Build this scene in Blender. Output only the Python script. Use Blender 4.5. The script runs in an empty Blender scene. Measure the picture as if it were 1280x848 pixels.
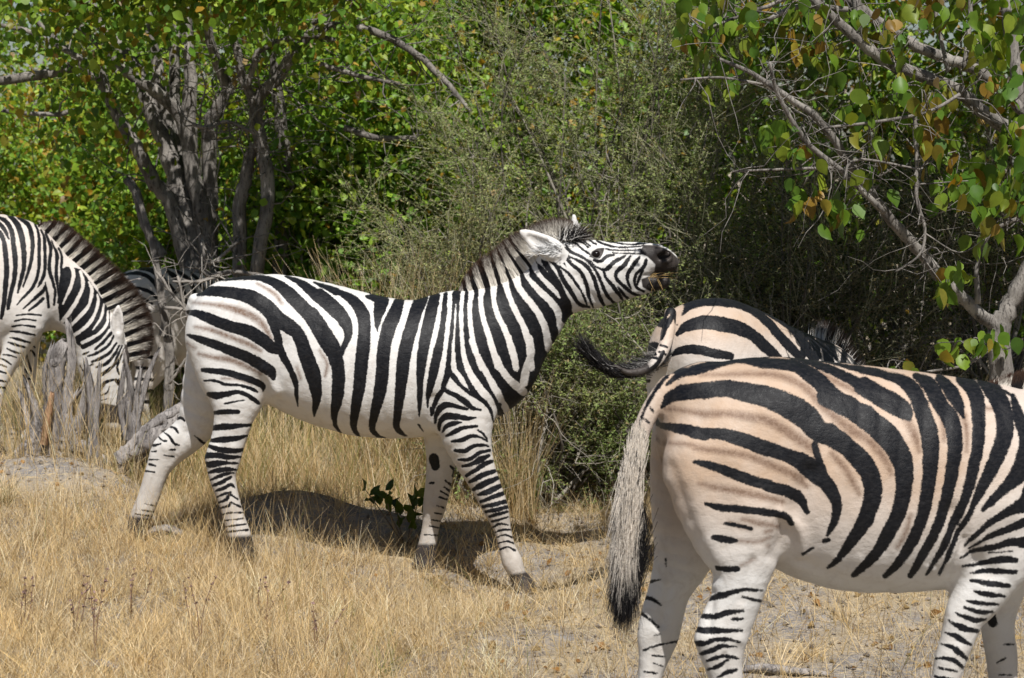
import bpy, math, random
import numpy as np
from mathutils import Vector

rng = np.random.default_rng(7)
random.seed(7)
scene = bpy.context.scene
COL = scene.collection

# ------------------------------------------------------------------ camera
CAM_H, PITCH, FPX = 1.85, math.radians(4.83), 2700.0      # focal length in pixels of the 1280 px wide photograph
cam_d = bpy.data.cameras.new("camera")
cam = bpy.data.objects.new("camera", cam_d)
COL.objects.link(cam)
cam.location = (0, 0, CAM_H)
cam.rotation_euler = (math.pi / 2 - PITCH, 0, 0)
cam_d.sensor_width = 36.0
cam_d.lens = FPX / 1280.0 * 36.0
cam_d.clip_start = 0.1
cam_d.clip_end = 500
cam_d.dof.use_dof = True
cam_d.dof.focus_distance = 8.8
cam_d.dof.aperture_fstop = 6.3
scene.camera = cam

# ------------------------------------------------------------------ world and sun
SUN_EL, SUN_AZ = math.radians(57), math.radians(12)       # azimuth: to the right of straight behind the camera
sun_dir = Vector((math.sin(SUN_AZ) * math.cos(SUN_EL), -math.cos(SUN_AZ) * math.cos(SUN_EL), math.sin(SUN_EL)))
world = bpy.data.worlds.new("World")
scene.world = world
world.use_nodes = True
wn = world.node_tree
bg = wn.nodes["Background"]
sky = wn.nodes.new("ShaderNodeTexSky")
sky.sky_type = 'NISHITA'
sky.sun_disc = False
sky.sun_elevation = SUN_EL
sky.sun_rotation = math.atan2(sun_dir.x, sun_dir.y)
wn.links.new(sky.outputs[0], bg.inputs[0])
bg.inputs[1].default_value = 0.05
sd = bpy.data.lights.new("sun", 'SUN')
sd.energy = 5.0
sd.angle = math.radians(0.53)
sd.color = (1.0, 0.968, 0.915)
so = bpy.data.objects.new("sun", sd)
so.rotation_euler = (-sun_dir).to_track_quat('-Z', 'Y').to_euler()
so.location = (3, -8, 12)
COL.objects.link(so)
scene.view_settings.view_transform = 'Standard'
scene.view_settings.look = 'None'
scene.view_settings.gamma = 1
scene.view_settings.use_curve_mapping = False
scene.view_settings.exposure = 0.42
scene.render.engine = 'CYCLES'
scene.cycles.max_bounces = 6
scene.cycles.diffuse_bounces = 3
scene.cycles.glossy_bounces = 2
scene.cycles.transmission_bounces = 4
scene.cycles.transparent_max_bounces = 4
scene.cycles.caustics_reflective = False
scene.cycles.caustics_refractive = False
scene.cycles.use_denoising = True

# ------------------------------------------------------------------ picture <-> world helpers (used to take sizes off the photograph)
CT, ST = math.cos(PITCH), math.sin(PITCH)

def ray(px, py):
    u = (np.asarray(px, float) - 640.0) / FPX
    v = -(np.asarray(py, float) - 424.0) / FPX
    return np.stack([u, CT + v * ST, -ST + v * CT], -1)

def at(px, py, Y):
    d = ray(px, py)
    s = Y / d[..., 1]
    return d * s[..., None] + np.array([0, 0, CAM_H])

def project(P):
    x, y, z = P[..., 0], P[..., 1], P[..., 2] - CAM_H
    dep = y * CT - z * ST
    up = y * ST + z * CT
    return 640 + FPX * x / dep, 424 - FPX * up / dep

# ------------------------------------------------------------------ object helpers
def tag(o, label=None, cat=None, group=None, kind=None):
    if label: o["label"] = label
    if cat: o["category"] = cat
    if group: o["group"] = group
    if kind: o["kind"] = kind
    return o

def empty(name, loc, rz=0.0):
    o = bpy.data.objects.new(name, None)
    o.empty_display_size = 0.2
    COL.objects.link(o)
    o.location = loc
    o.rotation_euler = (0, 0, rz)
    return o

def mk_mesh(name, V, Fs, mat, parent=None, attrs=None, smooth=True):
    """V (n,3); Fs one index array (m,k) or a list of them; attrs {name: (n,) float or (n,3) colour}"""
    if not isinstance(Fs, list): Fs = [Fs]
    Fs = [np.asarray(f, np.int32) for f in Fs if len(f)]
    me = bpy.data.meshes.new(name)
    V = np.asarray(V, np.float32)
    me.vertices.add(len(V))
    me.vertices.foreach_set("co", V.ravel())
    loops = np.concatenate([f.ravel() for f in Fs])
    cnt = np.concatenate([np.full(len(f), f.shape[1], np.int32) for f in Fs])
    start = np.concatenate([[0], np.cumsum(cnt)[:-1]]).astype(np.int32)
    me.loops.add(len(loops))
    me.loops.foreach_set("vertex_index", loops)
    me.polygons.add(len(cnt))
    me.polygons.foreach_set("loop_start", start)
    me.polygons.foreach_set("loop_total", cnt)
    me.polygons.foreach_set("use_smooth", np.full(len(cnt), smooth, bool))
    me.update(calc_edges=True)
    for k, a in (attrs or {}).items():
        a = np.asarray(a, np.float32)
        if a.ndim == 1:
            at_ = me.attributes.new(k, 'FLOAT', 'POINT')
            at_.data.foreach_set("value", a)
        else:
            at_ = me.attributes.new(k, 'FLOAT_COLOR', 'POINT')
            c4 = np.ones((len(a), 4), np.float32); c4[:, :3] = a
            at_.data.foreach_set("color", c4.ravel())
    if mat: me.materials.append(mat)
    o = bpy.data.objects.new(name, me)
    COL.objects.link(o)
    if parent is not None: o.parent = parent
    return o

class Acc:
    """gathers many small shapes of ONE part into one mesh"""
    def __init__(s): s.V, s.F, s.A, s.n = [], {}, [], 0
    def add(s, V, Fs, col=None):
        V = np.asarray(V, np.float32)
        if not len(V): return
        for f in (Fs if isinstance(Fs, list) else [Fs]):
            f = np.asarray(f)
            if len(f): s.F.setdefault(f.shape[1], []).append(f + s.n)
        s.V.append(V); s.n += len(V)
        c = np.ones((len(V), 3), np.float32) if col is None else np.broadcast_to(np.asarray(col, np.float32), (len(V), 3))
        s.A.append(c)
    def build(s, name, mat, parent=None, smooth=True):
        return mk_mesh(name, np.concatenate(s.V), [np.concatenate(f) for f in s.F.values()], mat, parent, {"col": np.concatenate(s.A)}, smooth)

def norm(a):
    return a / np.maximum(np.linalg.norm(a, axis=-1, keepdims=True), 1e-9)

def tubes(P, R, sides=5, caps=True):
    """P (n,m,3) centre lines, R (n,m) radii -> V, F"""
    P = np.asarray(P, float); R = np.asarray(R, float)
    n, m, _ = P.shape
    T = np.gradient(P, axis=1)
    T = norm(T)
    ref = np.zeros_like(T); ref[..., 0] = 1.0
    tm = norm(P[:, -1] - P[:, 0])
    alt = np.abs(tm[:, 0]) > 0.75
    ref[alt] = (0, 0.3, 1.0)
    ref = norm(ref)
    U = norm(np.cross(T, ref)); W = np.cross(T, U)
    a = np.arange(sides) / sides * 2 * np.pi
    ring = P[:, :, None, :] + R[:, :, None, None] * (np.cos(a)[None, None, :, None] * U[:, :, None, :] + np.sin(a)[None, None, :, None] * W[:, :, None, :])
    V = ring.reshape(-1, 3)
    idx = np.arange(n * m * sides).reshape(n, m, sides)
    a0 = idx[:, :-1, :]; a1 = idx[:, 1:, :]
    F = np.stack([a0, np.roll(a0, -1, 2), np.roll(a1, -1, 2), a1], -1).reshape(-1, 4)
    out = [F]
    if caps and sides > 2:
        out.append(idx[:, 0, ::-1].reshape(n, sides)); out.append(idx[:, -1, :].reshape(n, sides))
    return V, out

def catmull(P, k):
    """P (m,d) -> ((m-1)*k+1, d)"""
    P = np.asarray(P, float)
    if len(P) < 3:
        t = np.linspace(0, 1, (len(P) - 1) * k + 1)[:, None]
        return P[0] * (1 - t) + P[-1] * t
    Q = np.concatenate([[2 * P[0] - P[1]], P, [2 * P[-1] - P[-2]]])
    out = []
    for i in range(1, len(Q) - 2):
        p0, p1, p2, p3 = Q[i - 1], Q[i], Q[i + 1], Q[i + 2]
        for j in range(k):
            t = j / k
            out.append(0.5 * ((2 * p1) + (-p0 + p2) * t + (2 * p0 - 5 * p1 + 4 * p2 - p3) * t * t + (-p0 + 3 * p1 - 3 * p2 + p3) * t ** 3))
    out.append(P[-1])
    return np.array(out)

def vnoise(P, scale, seed=0):
    """cheap smooth value noise, P (n,3) -> (n,) in 0..1"""
    q = np.asarray(P, float) * scale + 31.7 * (seed + 1)
    i = np.floor(q).astype(np.int64); f = q - i
    f = f * f * (3 - 2 * f)
    def h(a, b, c):
        k = (a * 374761393 + b * 668265263 + c * 2147483647 + seed * 974711) & 0x7fffffff
        k = ((k ^ (k >> 13)) * 1274126177) & 0x7fffffff
        k = k ^ (k >> 16)
        return (k & 0xffff) / 65535.0
    r = 0
    for dx in (0, 1):
        for dy in (0, 1):
            for dz in (0, 1):
                w = (f[:, 0] if dx else 1 - f[:, 0]) * (f[:, 1] if dy else 1 - f[:, 1]) * (f[:, 2] if dz else 1 - f[:, 2])
                r = r + w * h(i[:, 0] + dx, i[:, 1] + dy, i[:, 2] + dz)
    return r

# ------------------------------------------------------------------ materials
def new_mat(name):
    m = bpy.data.materials.new(name); m.use_nodes = True
    nt = m.node_tree; nt.nodes.clear()
    out = nt.nodes.new("ShaderNodeOutputMaterial")
    return m, nt, out

class NB:
    def __init__(s, nt): s.nt = nt
    def n(s, t, **kw):
        o = s.nt.nodes.new(t)
        for k, v in kw.items(): setattr(o, k, v)
        return o
    def l(s, a, b): s.nt.links.new(a, b)
    def attr(s, name):
        a = s.n("ShaderNodeAttribute"); a.attribute_name = name; return a
    def noise(s, scale, detail=3, rough=0.55, vec=None, dist=0.0):
        a = s.n("ShaderNodeTexNoise"); a.inputs["Scale"].default_value = scale; a.inputs["Detail"].default_value = detail
        a.inputs["Roughness"].default_value = rough; a.inputs["Distortion"].default_value = dist
        if vec is not None: s.l(vec, a.inputs["Vector"])
        return a.outputs[0]
    def coord(s, scale=(1, 1, 1)):
        a = s.n("ShaderNodeTexCoord"); m = s.n("ShaderNodeMapping"); m.inputs["Scale"].default_value = scale
        s.l(a.outputs["Object"], m.inputs["Vector"]); return m.outputs[0]
    def ramp(s, val, lo, hi, a=0.0, b=1.0, smooth=True):
        m = s.n("ShaderNodeMapRange"); m.interpolation_type = 'SMOOTHSTEP' if smooth else 'LINEAR'
        s.l(val, m.inputs[0])
        for i, v in zip((1, 2, 3, 4), (lo, hi, a, b)): m.inputs[i].default_value = v
        return m.outputs[0]
    def math(s, op, a, b=None):
        m = s.n("ShaderNodeMath"); m.operation = op
        for i, v in ((0, a), (1, b)):
            if v is None: continue
            if isinstance(v, (int, float)): m.inputs[i].default_value = v
            else: s.l(v, m.inputs[i])
        return m.outputs[0]
    def mix(s, fac, a, b, mode='MIX'):
        m = s.n("ShaderNodeMix"); m.data_type = 'RGBA'; m.blend_type = mode
        for sock, v in ((m.inputs[0], fac), (m.inputs[6], a), (m.inputs[7], b)):
            if isinstance(v, (int, float)): sock.default_value = v
            elif isinstance(v, tuple): sock.default_value = (*v, 1.0)
            else: s.l(v, sock)
        return m.outputs[2]
    def bsdf(s, col, rough=0.7, spec=0.3, normal=None, out=None):
        p = s.n("ShaderNodeBsdfPrincipled")
        if isinstance(col, tuple): p.inputs["Base Color"].default_value = (*col, 1)
        else: s.l(col, p.inputs["Base Color"])
        if isinstance(rough, (int, float)): p.inputs["Roughness"].default_value = rough
        else: s.l(rough, p.inputs["Roughness"])
        p.inputs["Specular IOR Level"].default_value = spec
        if normal is not None: s.l(normal, p.inputs["Normal"])
        if out is not None: s.l(p.outputs[0], out.inputs[0])
        return p
    def bump(s, h, strength=0.4, dist=0.01):
        b = s.n("ShaderNodeBump"); b.inputs["Strength"].default_value = strength; b.inputs["Distance"].default_value = dist
        s.l(h, b.inputs["Height"]); return b.outputs[0]

def mat_coat():
    m, nt, out = new_mat("zebra_coat"); b = NB(nt)
    co = b.coord()
    fine = b.noise(330, 2, 0.7, co)
    fur = b.noise(60, 3, 0.7, b.coord((1.0, 1.0, 2.6)))
    low = b.noise(9, 3, 0.6, co)
    warp = b.noise(28, 2, 0.5, co)
    edge = b.math('MULTIPLY', b.math('SUBTRACT', fine, 0.5), 0.009)
    edge = b.math('ADD', edge, b.math('MULTIPLY', b.math('SUBTRACT', fur, 0.5), 0.005))
    edge = b.math('ADD', edge, b.math('MULTIPLY', b.math('SUBTRACT', b.noise(150, 2, 0.6, co), 0.5), 0.008))
    edge = b.math('ADD', edge, b.math('MULTIPLY', b.math('SUBTRACT', warp, 0.5), 0.009))
    sdf = b.math('ADD', b.attr("stripe").outputs["Fac"], edge)
    black = b.ramp(sdf, -0.0008, 0.0034, 1.0, 0.0)
    shs = b.math('ADD', b.attr("brown").outputs["Fac"], b.math('MULTIPLY', b.math('SUBTRACT', fine, 0.5), 0.022))
    brown = b.math('MULTIPLY', b.ramp(shs, -0.009, 0.014, 1.0, 0.0), b.ramp(b.noise(75, 4, 0.8, co), 0.30, 0.66, 0.62, 1.0))
    tint = b.attr("tint").outputs["Fac"]
    tint = b.math('MULTIPLY', tint, b.ramp(low, 0.25, 0.75, 0.8, 1.12, False))
    base = b.mix(tint, (0.61, 0.60, 0.585), (0.42, 0.305, 0.222))
    base = b.mix(b.ramp(b.noise(16, 5, 0.7, co, 0.5), 0.46, 0.74, 0.0, 0.34), base, (0.37, 0.31, 0.26))
    dust = b.attr("dust").outputs["Fac"]
    base = b.mix(b.math('MULTIPLY', dust, b.ramp(low, 0.3, 0.7, 0.55, 1.0)), base, (0.33, 0.285, 0.24))
    c = b.mix(brown, base, (0.15, 0.092, 0.062))
    blk = b.mix(b.ramp(fur, 0.4, 0.7), (0.0035, 0.004, 0.006), (0.012, 0.0115, 0.013))
    c = b.mix(black, c, blk)
    dk = b.ramp(b.math('ADD', b.attr("dark").outputs["Fac"], b.math('MULTIPLY', b.math('SUBTRACT', fur, 0.5), 0.3)), 0.25, 0.75)
    c = b.mix(dk, c, b.mix(b.ramp(low, 0.35, 0.7), (0.020, 0.017, 0.016), (0.058, 0.048, 0.043)))
    bm = b.bump(b.math('ADD', fine, b.math('ADD', b.math('MULTIPLY', fur, 1.0), b.math('MULTIPLY', b.noise(20, 3, 0.55, co), 6.0))), 0.3, 0.0035)
    p = b.bsdf(c, b.ramp(fur, 0.3, 0.7, 0.42, 0.62), 0.20, bm, out)
    p.inputs["Sheen Weight"].default_value = 0.03
    p.inputs["Sheen Roughness"].default_value = 0.4
    return m

def mat_col(name, rough=0.6, spec=0.25, trans=0.0, var=0.0, bumpy=0.0, tcol=(1.25, 1.25, 0.7)):
    m, nt, out = new_mat(name); b = NB(nt)
    c = b.attr("col").outputs["Color"]
    if var:
        nz = b.noise(35, 3, 0.6, b.coord())
        c = b.mix(1.0, c, b.mix(nz, (1 - var,) * 3, (1 + var,) * 3), 'MULTIPLY')
    nrm = b.bump(b.noise(40, 4, 0.7, b.coord()), bumpy, 0.01) if bumpy else None
    p = b.bsdf(c, rough, spec, nrm)
    if trans > 0:
        t = b.n("ShaderNodeBsdfTranslucent")
        tc = b.mix(1.0, c, tcol, 'MULTIPLY')
        b.l(tc, t.inputs[0])
        mx = b.n("ShaderNodeMixShader"); mx.inputs[0].default_value = trans
        b.l(p.outputs[0], mx.inputs[1]); b.l(t.outputs[0], mx.inputs[2]); b.l(mx.outputs[0], out.inputs[0])
    else:
        b.l(p.outputs[0], out.inputs[0])
    return m

def mat_wood(name, c1, c2, c3, scale=14, stretch=(1, 1, 0.2), bump=0.6):
    m, nt, out = new_mat(name); b = NB(nt)
    co = b.coord(stretch)
    n1 = b.noise(scale, 5, 0.65, co, 0.6); n2 = b.noise(scale * 4.5, 4, 0.7, co, 0.3)
    n3 = b.noise(5, 2, 0.5, b.coord())
    c = b.mix(b.ramp(n1, 0.35, 0.65), c1, c2)
    c = b.mix(b.ramp(n3, 0.55, 0.68, 0, 0.7), c, c3)
    c = b.mix(b.ramp(n2, 0.52, 0.66, 0, 0.85), c, tuple(x * 0.3 for x in c1))
    b.bsdf(c, 0.85, 0.15, b.bump(b.math('ADD', n1, b.math('MULTIPLY', n2, 0.8)), bump, 0.02), out)
    return m

M_COAT = mat_coat()
M_HAIR = mat_col("zebra_hair", 0.5, 0.2, 0.12, tcol=(1.0, 1.0, 1.0))
M_EYE = mat_col("eye_gloss", 0.12, 0.22)
M_LEAF = mat_col("leaf_green", 0.45, 0.3, 0.36, 0.3, tcol=(1.6, 1.45, 0.7))
M_FINE = mat_col("fine_leaf", 0.6, 0.2, 0.3, 0.2, tcol=(1.4, 1.4, 0.8))
M_GRASS = mat_col("dry_grass_blade", 0.6, 0.2, 0.42, 0.15, tcol=(1.1, 1.0, 0.8))
M_TWIG = mat_col("twig", 0.8, 0.15, 0.0, 0.3, 0.3)
M_BARK = mat_wood("bark", (0.10, 0.090, 0.082), (0.235, 0.215, 0.195), (0.33, 0.305, 0.275), 16, (1, 1, 0.25))
M_DEAD = mat_wood("weathered_wood", (0.17, 0.155, 0.15), (0.34, 0.315, 0.30), (0.40, 0.36, 0.33), 16, (1, 1, 0.10), 1.0)
M_RED = mat_wood("raw_wood", (0.36, 0.21, 0.12), (0.46, 0.30, 0.19), (0.40, 0.29, 0.21), 20, (1, 1, 0.1), 0.7)
# ------------------------------------------------------------------ animals: implicit bodies turned into one continuous mesh
def surface_nets(vol, org, h):
    s = vol < 0
    c = [s[i:s.shape[0] - 1 + i, j:s.shape[1] - 1 + j, k:s.shape[2] - 1 + k] for i in (0, 1) for j in (0, 1) for k in (0, 1)]
    cnt = np.zeros(c[0].shape, np.int8)
    for x in c: cnt += x
    cell = (cnt > 0) & (cnt < 8)
    ijk = np.argwhere(cell)
    idx = np.full(cell.shape, -1, np.int32); idx[cell] = np.arange(len(ijk))
    off = np.array([(i, j, k) for i in (0, 1) for j in (0, 1) for k in (0, 1)])
    val = np.stack([vol[ijk[:, 0] + o[0], ijk[:, 1] + o[1], ijk[:, 2] + o[2]] for o in off], 1)
    acc = np.zeros((len(ijk), 3)); num = np.zeros(len(ijk))
    for a in range(8):
        for b in range(a + 1, 8):
            if np.abs(off[a] - off[b]).sum() != 1: continue
            va, vb = val[:, a], val[:, b]
            m = (va < 0) != (vb < 0)
            t = np.where(m, va / np.where(m, va - vb, 1), 0)
            acc[m] += (off[a] + t[:, None] * (off[b] - off[a]))[m]; num[m] += 1
    V = org + h * (ijk + acc / num[:, None])
    F = []
    for ax in range(3):
        n = list(s.shape)
        A = np.take(s, range(0, n[ax] - 1), ax); B = np.take(s, range(1, n[ax]), ax)
        e = np.argwhere(A != B)
        o1, o2 = [x for x in range(3) if x != ax]
        ok = (e[:, o1] > 0) & (e[:, o2] > 0) & (e[:, o1] < n[o1] - 1) & (e[:, o2] < n[o2] - 1)
        e = e[ok]
        def cid(d1, d2):
            q = e.copy(); q[:, o1] += d1; q[:, o2] += d2
            return idx[q[:, 0], q[:, 1], q[:, 2]]
        f = np.stack([cid(-1, -1), cid(0, -1), cid(0, 0), cid(-1, 0)], 1)
        flip = A[e[:, 0], e[:, 1], e[:, 2]]
        if ax == 1: flip = ~flip
        f[~flip] = f[~flip][:, ::-1]
        F.append(f)
    return V, np.concatenate(F)

def seg_d(X, Y, Z, a, b, e):
    """a,b: (x,y,z,r,w)"""
    dx, dz = b[0] - a[0], b[2] - a[2]
    L = max(dx * dx + dz * dz, 1e-9)
    t = np.clip(((X - a[0]) * dx + (Z - a[2]) * dz) / L, 0, 1)
    r = a[3] + t * (b[3] - a[3]); w = a[4] + t * (b[4] - a[4])
    rho = np.sqrt((X - a[0] - t * dx) ** 2 + (Z - a[2] - t * dz) ** 2) / r
    dy = np.abs(Y - a[1] - t * (b[1] - a[1])) / w
    if e == 2: f = np.sqrt(rho ** 2 + dy ** 2)
    else: f = (rho ** e + dy ** e) ** (1.0 / e)
    return (f - 1) * np.minimum(r, w)

def chain_grid(shape, org, h, nodes, e, pad=0.12):
    vol = np.full(shape, 0.3, np.float32)
    for a, b in zip(nodes[:-1], nodes[1:]):
        lo = [min(a[i] - (a[3], a[4], a[3])[i], b[i] - (b[3], b[4], b[3])[i]) - pad for i in range(3)]
        hi = [max(a[i] + (a[3], a[4], a[3])[i], b[i] + (b[3], b[4], b[3])[i]) + pad for i in range(3)]
        i0 = [max(0, int((lo[i] - org[i]) / h)) for i in range(3)]
        i1 = [min(shape[i], int((hi[i] - org[i]) / h) + 2) for i in range(3)]
        if any(i1[i] <= i0[i] for i in range(3)): continue
        X = (org[0] + h * np.arange(i0[0], i1[0]))[:, None, None].astype(np.float32)
        Y = (org[1] + h * np.arange(i0[1], i1[1]))[None, :, None].astype(np.float32)
        Z = (org[2] + h * np.arange(i0[2], i1[2]))[None, None, :].astype(np.float32)
        sl = (slice(i0[0], i1[0]), slice(i0[1], i1[1]), slice(i0[2], i1[2]))
        vol[sl] = np.minimum(vol[sl], seg_d(X, Y, Z, a, b, e))
    return vol

def chain_pts(P, nodes, e=2):
    d = np.full(len(P), 9.0)
    for a, b in zip(nodes[:-1], nodes[1:]):
        d = np.minimum(d, seg_d(P[:, 0], P[:, 1], P[:, 2], a, b, e))
    return d

def smin(a, b, k):
    h = np.clip(0.5 + 0.5 * (b - a) / k, 0, 1)
    return b * (1 - h) + a * h - k * h * (1 - h)

def in_poly(px, py, poly):
    poly = np.asarray(poly, float); r = np.zeros(len(px), bool)
    x0, y0 = poly[-1]
    for x1, y1 in poly:
        c = ((y1 > py) != (y0 > py)) & (px < (x0 - x1) * (py - y1) / ((y0 - y1) if y0 != y1 else 1e-9) + x1)
        r ^= c; x0, y0 = x1, y1
    return r

def poly_sdf(px, py, poly):
    poly = np.asarray(poly, float); d = np.full(len(px), 1e9)
    for (x0, y0), (x1, y1) in zip(poly, np.roll(poly, -1, 0)):
        L = (x1 - x0) ** 2 + (y1 - y0) ** 2 + 1e-9
        t = np.clip(((px - x0) * (x1 - x0) + (py - y0) * (y1 - y0)) / L, 0, 1)
        d = np.minimum(d, np.hypot(px - x0 - t * (x1 - x0), py - y0 - t * (y1 - y0)))
    return np.where(in_poly(px, py, poly), -d, d)

def strokes_sdf(px, py, strokes, cap=14.0):
    """union of tapered strokes; strokes lists of (x, y, full width)"""
    d = np.full(len(px), cap)
    for s in strokes:
        s = catmull(np.asarray(s, float), 4)
        pad = s[:, 2].max() / 2 + cap
        m = np.where((px > s[:, 0].min() - pad) & (px < s[:, 0].max() + pad) & (py > s[:, 1].min() - pad) & (py < s[:, 1].max() + pad))[0]
        if not len(m): continue
        X, Y = px[m], py[m]; dd = d[m]
        for a, b in zip(s[:-1], s[1:]):
            ex, ey = b[0] - a[0], b[1] - a[1]
            L = ex * ex + ey * ey + 1e-9
            t = np.clip(((X - a[0]) * ex + (Y - a[1]) * ey) / L, 0, 1)
            dd = np.minimum(dd, np.hypot(X - a[0] - t * ex, Y - a[1] - t * ey) - 0.5 * (a[2] + t * (b[2] - a[2])))
        d[m] = dd
    return d

class Crop:
    """strokes read off an enlarged crop of the photograph: crop pixels -> photograph pixels"""
    def __init__(s, x, y, k): s.x, s.y, s.k = x, y, k
    def __call__(s, *strokes):
        return [[(s.x + p[0] / s.k, s.y + p[1] / s.k) + tuple(q / s.k for q in p[2:]) for p in st] for st in strokes]

class Pose:
    """an animal's own frame: x along the body, y away from the viewer, z up"""
    def __init__(s, px, py, Y, yaw):
        s.O = at(px, py, Y); s.yaw = math.radians(yaw)
        s.ex = np.array([math.cos(s.yaw), math.sin(s.yaw), 0]); s.ey = np.array([-math.sin(s.yaw), math.cos(s.yaw), 0])
        s.S = FPX / Y
    def loc(s, px, py, ly=0.0):
        d = ray(px, py); C = np.array([0, 0, CAM_H])
        k = (ly - (C - s.O) @ s.ey) / (d @ s.ey)
        P = C + k[..., None] * d - s.O
        return np.stack([P @ s.ex, P @ s.ey, P[..., 2]], -1), k / FPX       # local point, metres per pixel there
    def pix(s, P):
        W = s.O + P[:, 0:1] * s.ex + P[:, 1:2] * s.ey + P[:, 2:3] * np.array([0, 0, 1.0])
        return project(W)
    def world(s, P):
        return s.O + P[..., 0:1] * s.ex + P[..., 1:2] * s.ey + P[..., 2:3] * np.array([0, 0, 1.0])
    def chain(s, nodes, ly=0.0, k=3):
        """nodes (px, py, r px[, w px[, ly]]) -> metric chain"""
        out = []
        for n in nodes:
            y = n[4] if len(n) > 4 else ly
            p, m = s.loc(np.array([n[0]]), np.array([n[1]]), y)
            w = n[3] if len(n) > 3 and n[3] is not None else n[2]
            out.append((p[0, 0], y, p[0, 2], n[2] * float(m[0]), w * float(m[0])))
        return catmull(out, k)

def build_zebra(pose, parts, h, paint, label, group, name="zebra"):
    """parts: list of dict(nodes=metric chain, k=blend, e=exponent, sub=bool, far=bool); paint: dict of stroke lists"""
    allb = np.concatenate([p["nodes"] for p in parts if not p.get("sub")])
    lo = np.array([(allb[:, 0] - allb[:, 3]).min(), (allb[:, 1] - allb[:, 4]).min(), (allb[:, 2] - allb[:, 3]).min()]) - 0.06
    hi = np.array([(allb[:, 0] + allb[:, 3]).max(), (allb[:, 1] + allb[:, 4]).max(), (allb[:, 2] + allb[:, 3]).max()]) + 0.06
    shape = tuple(int(x) for x in np.ceil((hi - lo) / h))
    vol = None
    for p in parts:
        d = chain_grid(shape, lo, h, p["nodes"], p.get("e", 2))
        if p.get("sub"): vol = -smin(-vol, d, p.get("k", 0.01))
        elif vol is None: vol = d
        else: vol = smin(vol, d, p.get("k", 0.04))
    V, F = surface_nets(vol, lo, h)
    E = np.unique(np.sort(np.concatenate([F[:, [0, 1]], F[:, [1, 2]], F[:, [2, 3]], F[:, [3, 0]]]), 1), axis=0)
    deg = np.bincount(E.ravel(), minlength=len(V))[:, None]
    for it in range(6):
        acc = np.zeros_like(V)
        for ax in range(3):
            acc[:, ax] = np.bincount(E[:, 0], V[E[:, 1], ax], len(V)) + np.bincount(E[:, 1], V[E[:, 0], ax], len(V))
        V = V + (0.5 if it % 2 == 0 else -0.51) * (acc / deg - V)
    tmp = mk_mesh("tmp", V, F, None)
    md = tmp.modifiers.new("s", 'SUBSURF'); md.levels = 1
    dg = bpy.context.evaluated_depsgraph_get()
    me = bpy.data.meshes.new_from_object(tmp.evaluated_get(dg))
    om = tmp.data
    bpy.data.objects.remove(tmp); bpy.data.meshes.remove(om)
    n = len(me.vertices)
    co = np.empty(n * 3, np.float32); me.vertices.foreach_get("co", co); V = co.reshape(-1, 3).astype(float)
    far = np.zeros(n, bool)
    body = np.full(n, 9.0)
    for p in parts:
        if not p.get("sub") and not p.get("far"): body = np.minimum(body, chain_pts(V, p["nodes"], p.get("e", 2)))
    for p in parts:
        if p.get("far"): far |= (chain_pts(V, p["nodes"]) < body) & (V[:, 1] > 0.02)
    Vm = V.copy(); Vm[~far, 1] = -np.abs(Vm[~far, 1])
    px, py = pose.pix(Vm)
    mpp = 1.0 / pose.S
    stripe = np.full(n, 14.0)
    nf = ~far
    def run(mask, ops):
        X, Y = px[mask], py[mask]; s = np.full(len(X), 14.0)
        for op, data in ops:
            if op == 'black': s = np.minimum(s, strokes_sdf(X, Y, data))
            elif op == 'white': s = np.maximum(s, -strokes_sdf(X, Y, data))
            elif op == 'fill':
                for poly in data: s = np.minimum(s, np.clip(poly_sdf(X, Y, poly), -14, 14))
            elif op == 'erase':
                for poly in data: s = np.maximum(s, -np.clip(poly_sdf(X, Y, poly), -14, 14))
        return s
    stripe[nf] = run(nf, paint.get("near", []))
    stripe[far] = run(far, paint.get("far", []))
    brown = np.full(n, 14.0)
    if paint.get("brown"): brown[nf] = strokes_sdf(px[nf], py[nf], paint["brown"])
    dark = np.zeros(n)
    for poly, soft in paint.get("dark", []):
        dark = np.maximum(dark, np.clip(0.5 - poly_sdf(px, py, poly) / soft, 0, 1))
    for x, y, z, r in paint.get("dark_local", []):
        dark = np.maximum(dark, np.clip((r - np.sqrt((V[:, 0] - x) ** 2 + (V[:, 1] - y) ** 2 + (V[:, 2] - z) ** 2)) / 0.012 + 0.5, 0, 1))
    light = np.zeros(n)
    for poly, soft in paint.get("light", []):
        light = np.maximum(light, np.clip(0.5 - poly_sdf(px, py, poly) / soft, 0, 1))
    tint = np.clip(paint["tint"](px, py), 0, 1)
    dust = np.clip(paint.get("dust", lambda x, y: 0 * x)(px, py), 0, 1)
    # relief: muscles, bones and folds pushed out of (or into) the skin
    nrm = np.empty(n * 3, np.float32); me.vertices.foreach_get("normal", nrm); nrm = nrm.reshape(-1, 3)
    for key, mask in (("relief", nf), ("relief_far", far)):
        for st, amp in paint.get(key, []):
            X, Y = px[mask], py[mask]; hw = st[0][2] / 2
            d = strokes_sdf(X, Y, [[(p[0], p[1], 0.0) for p in st] if len(st) > 1 else [(st[0][0], st[0][1], 0), (st[0][0] + .1, st[0][1], 0)]], cap=hw * 3)
            V[mask] += nrm[mask] * (amp * (np.exp(-(d / hw) ** 2) - np.exp(-9.0)))[:, None]
    me.vertices.foreach_set("co", V.astype(np.float32).ravel()); me.update()
    root = empty(name, pose.O, pose.yaw)
    tag(root, label, "zebra", group)
    me.name = "body"
    o = bpy.data.objects.new("body", me); COL.objects.link(o); o.parent = root
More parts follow.
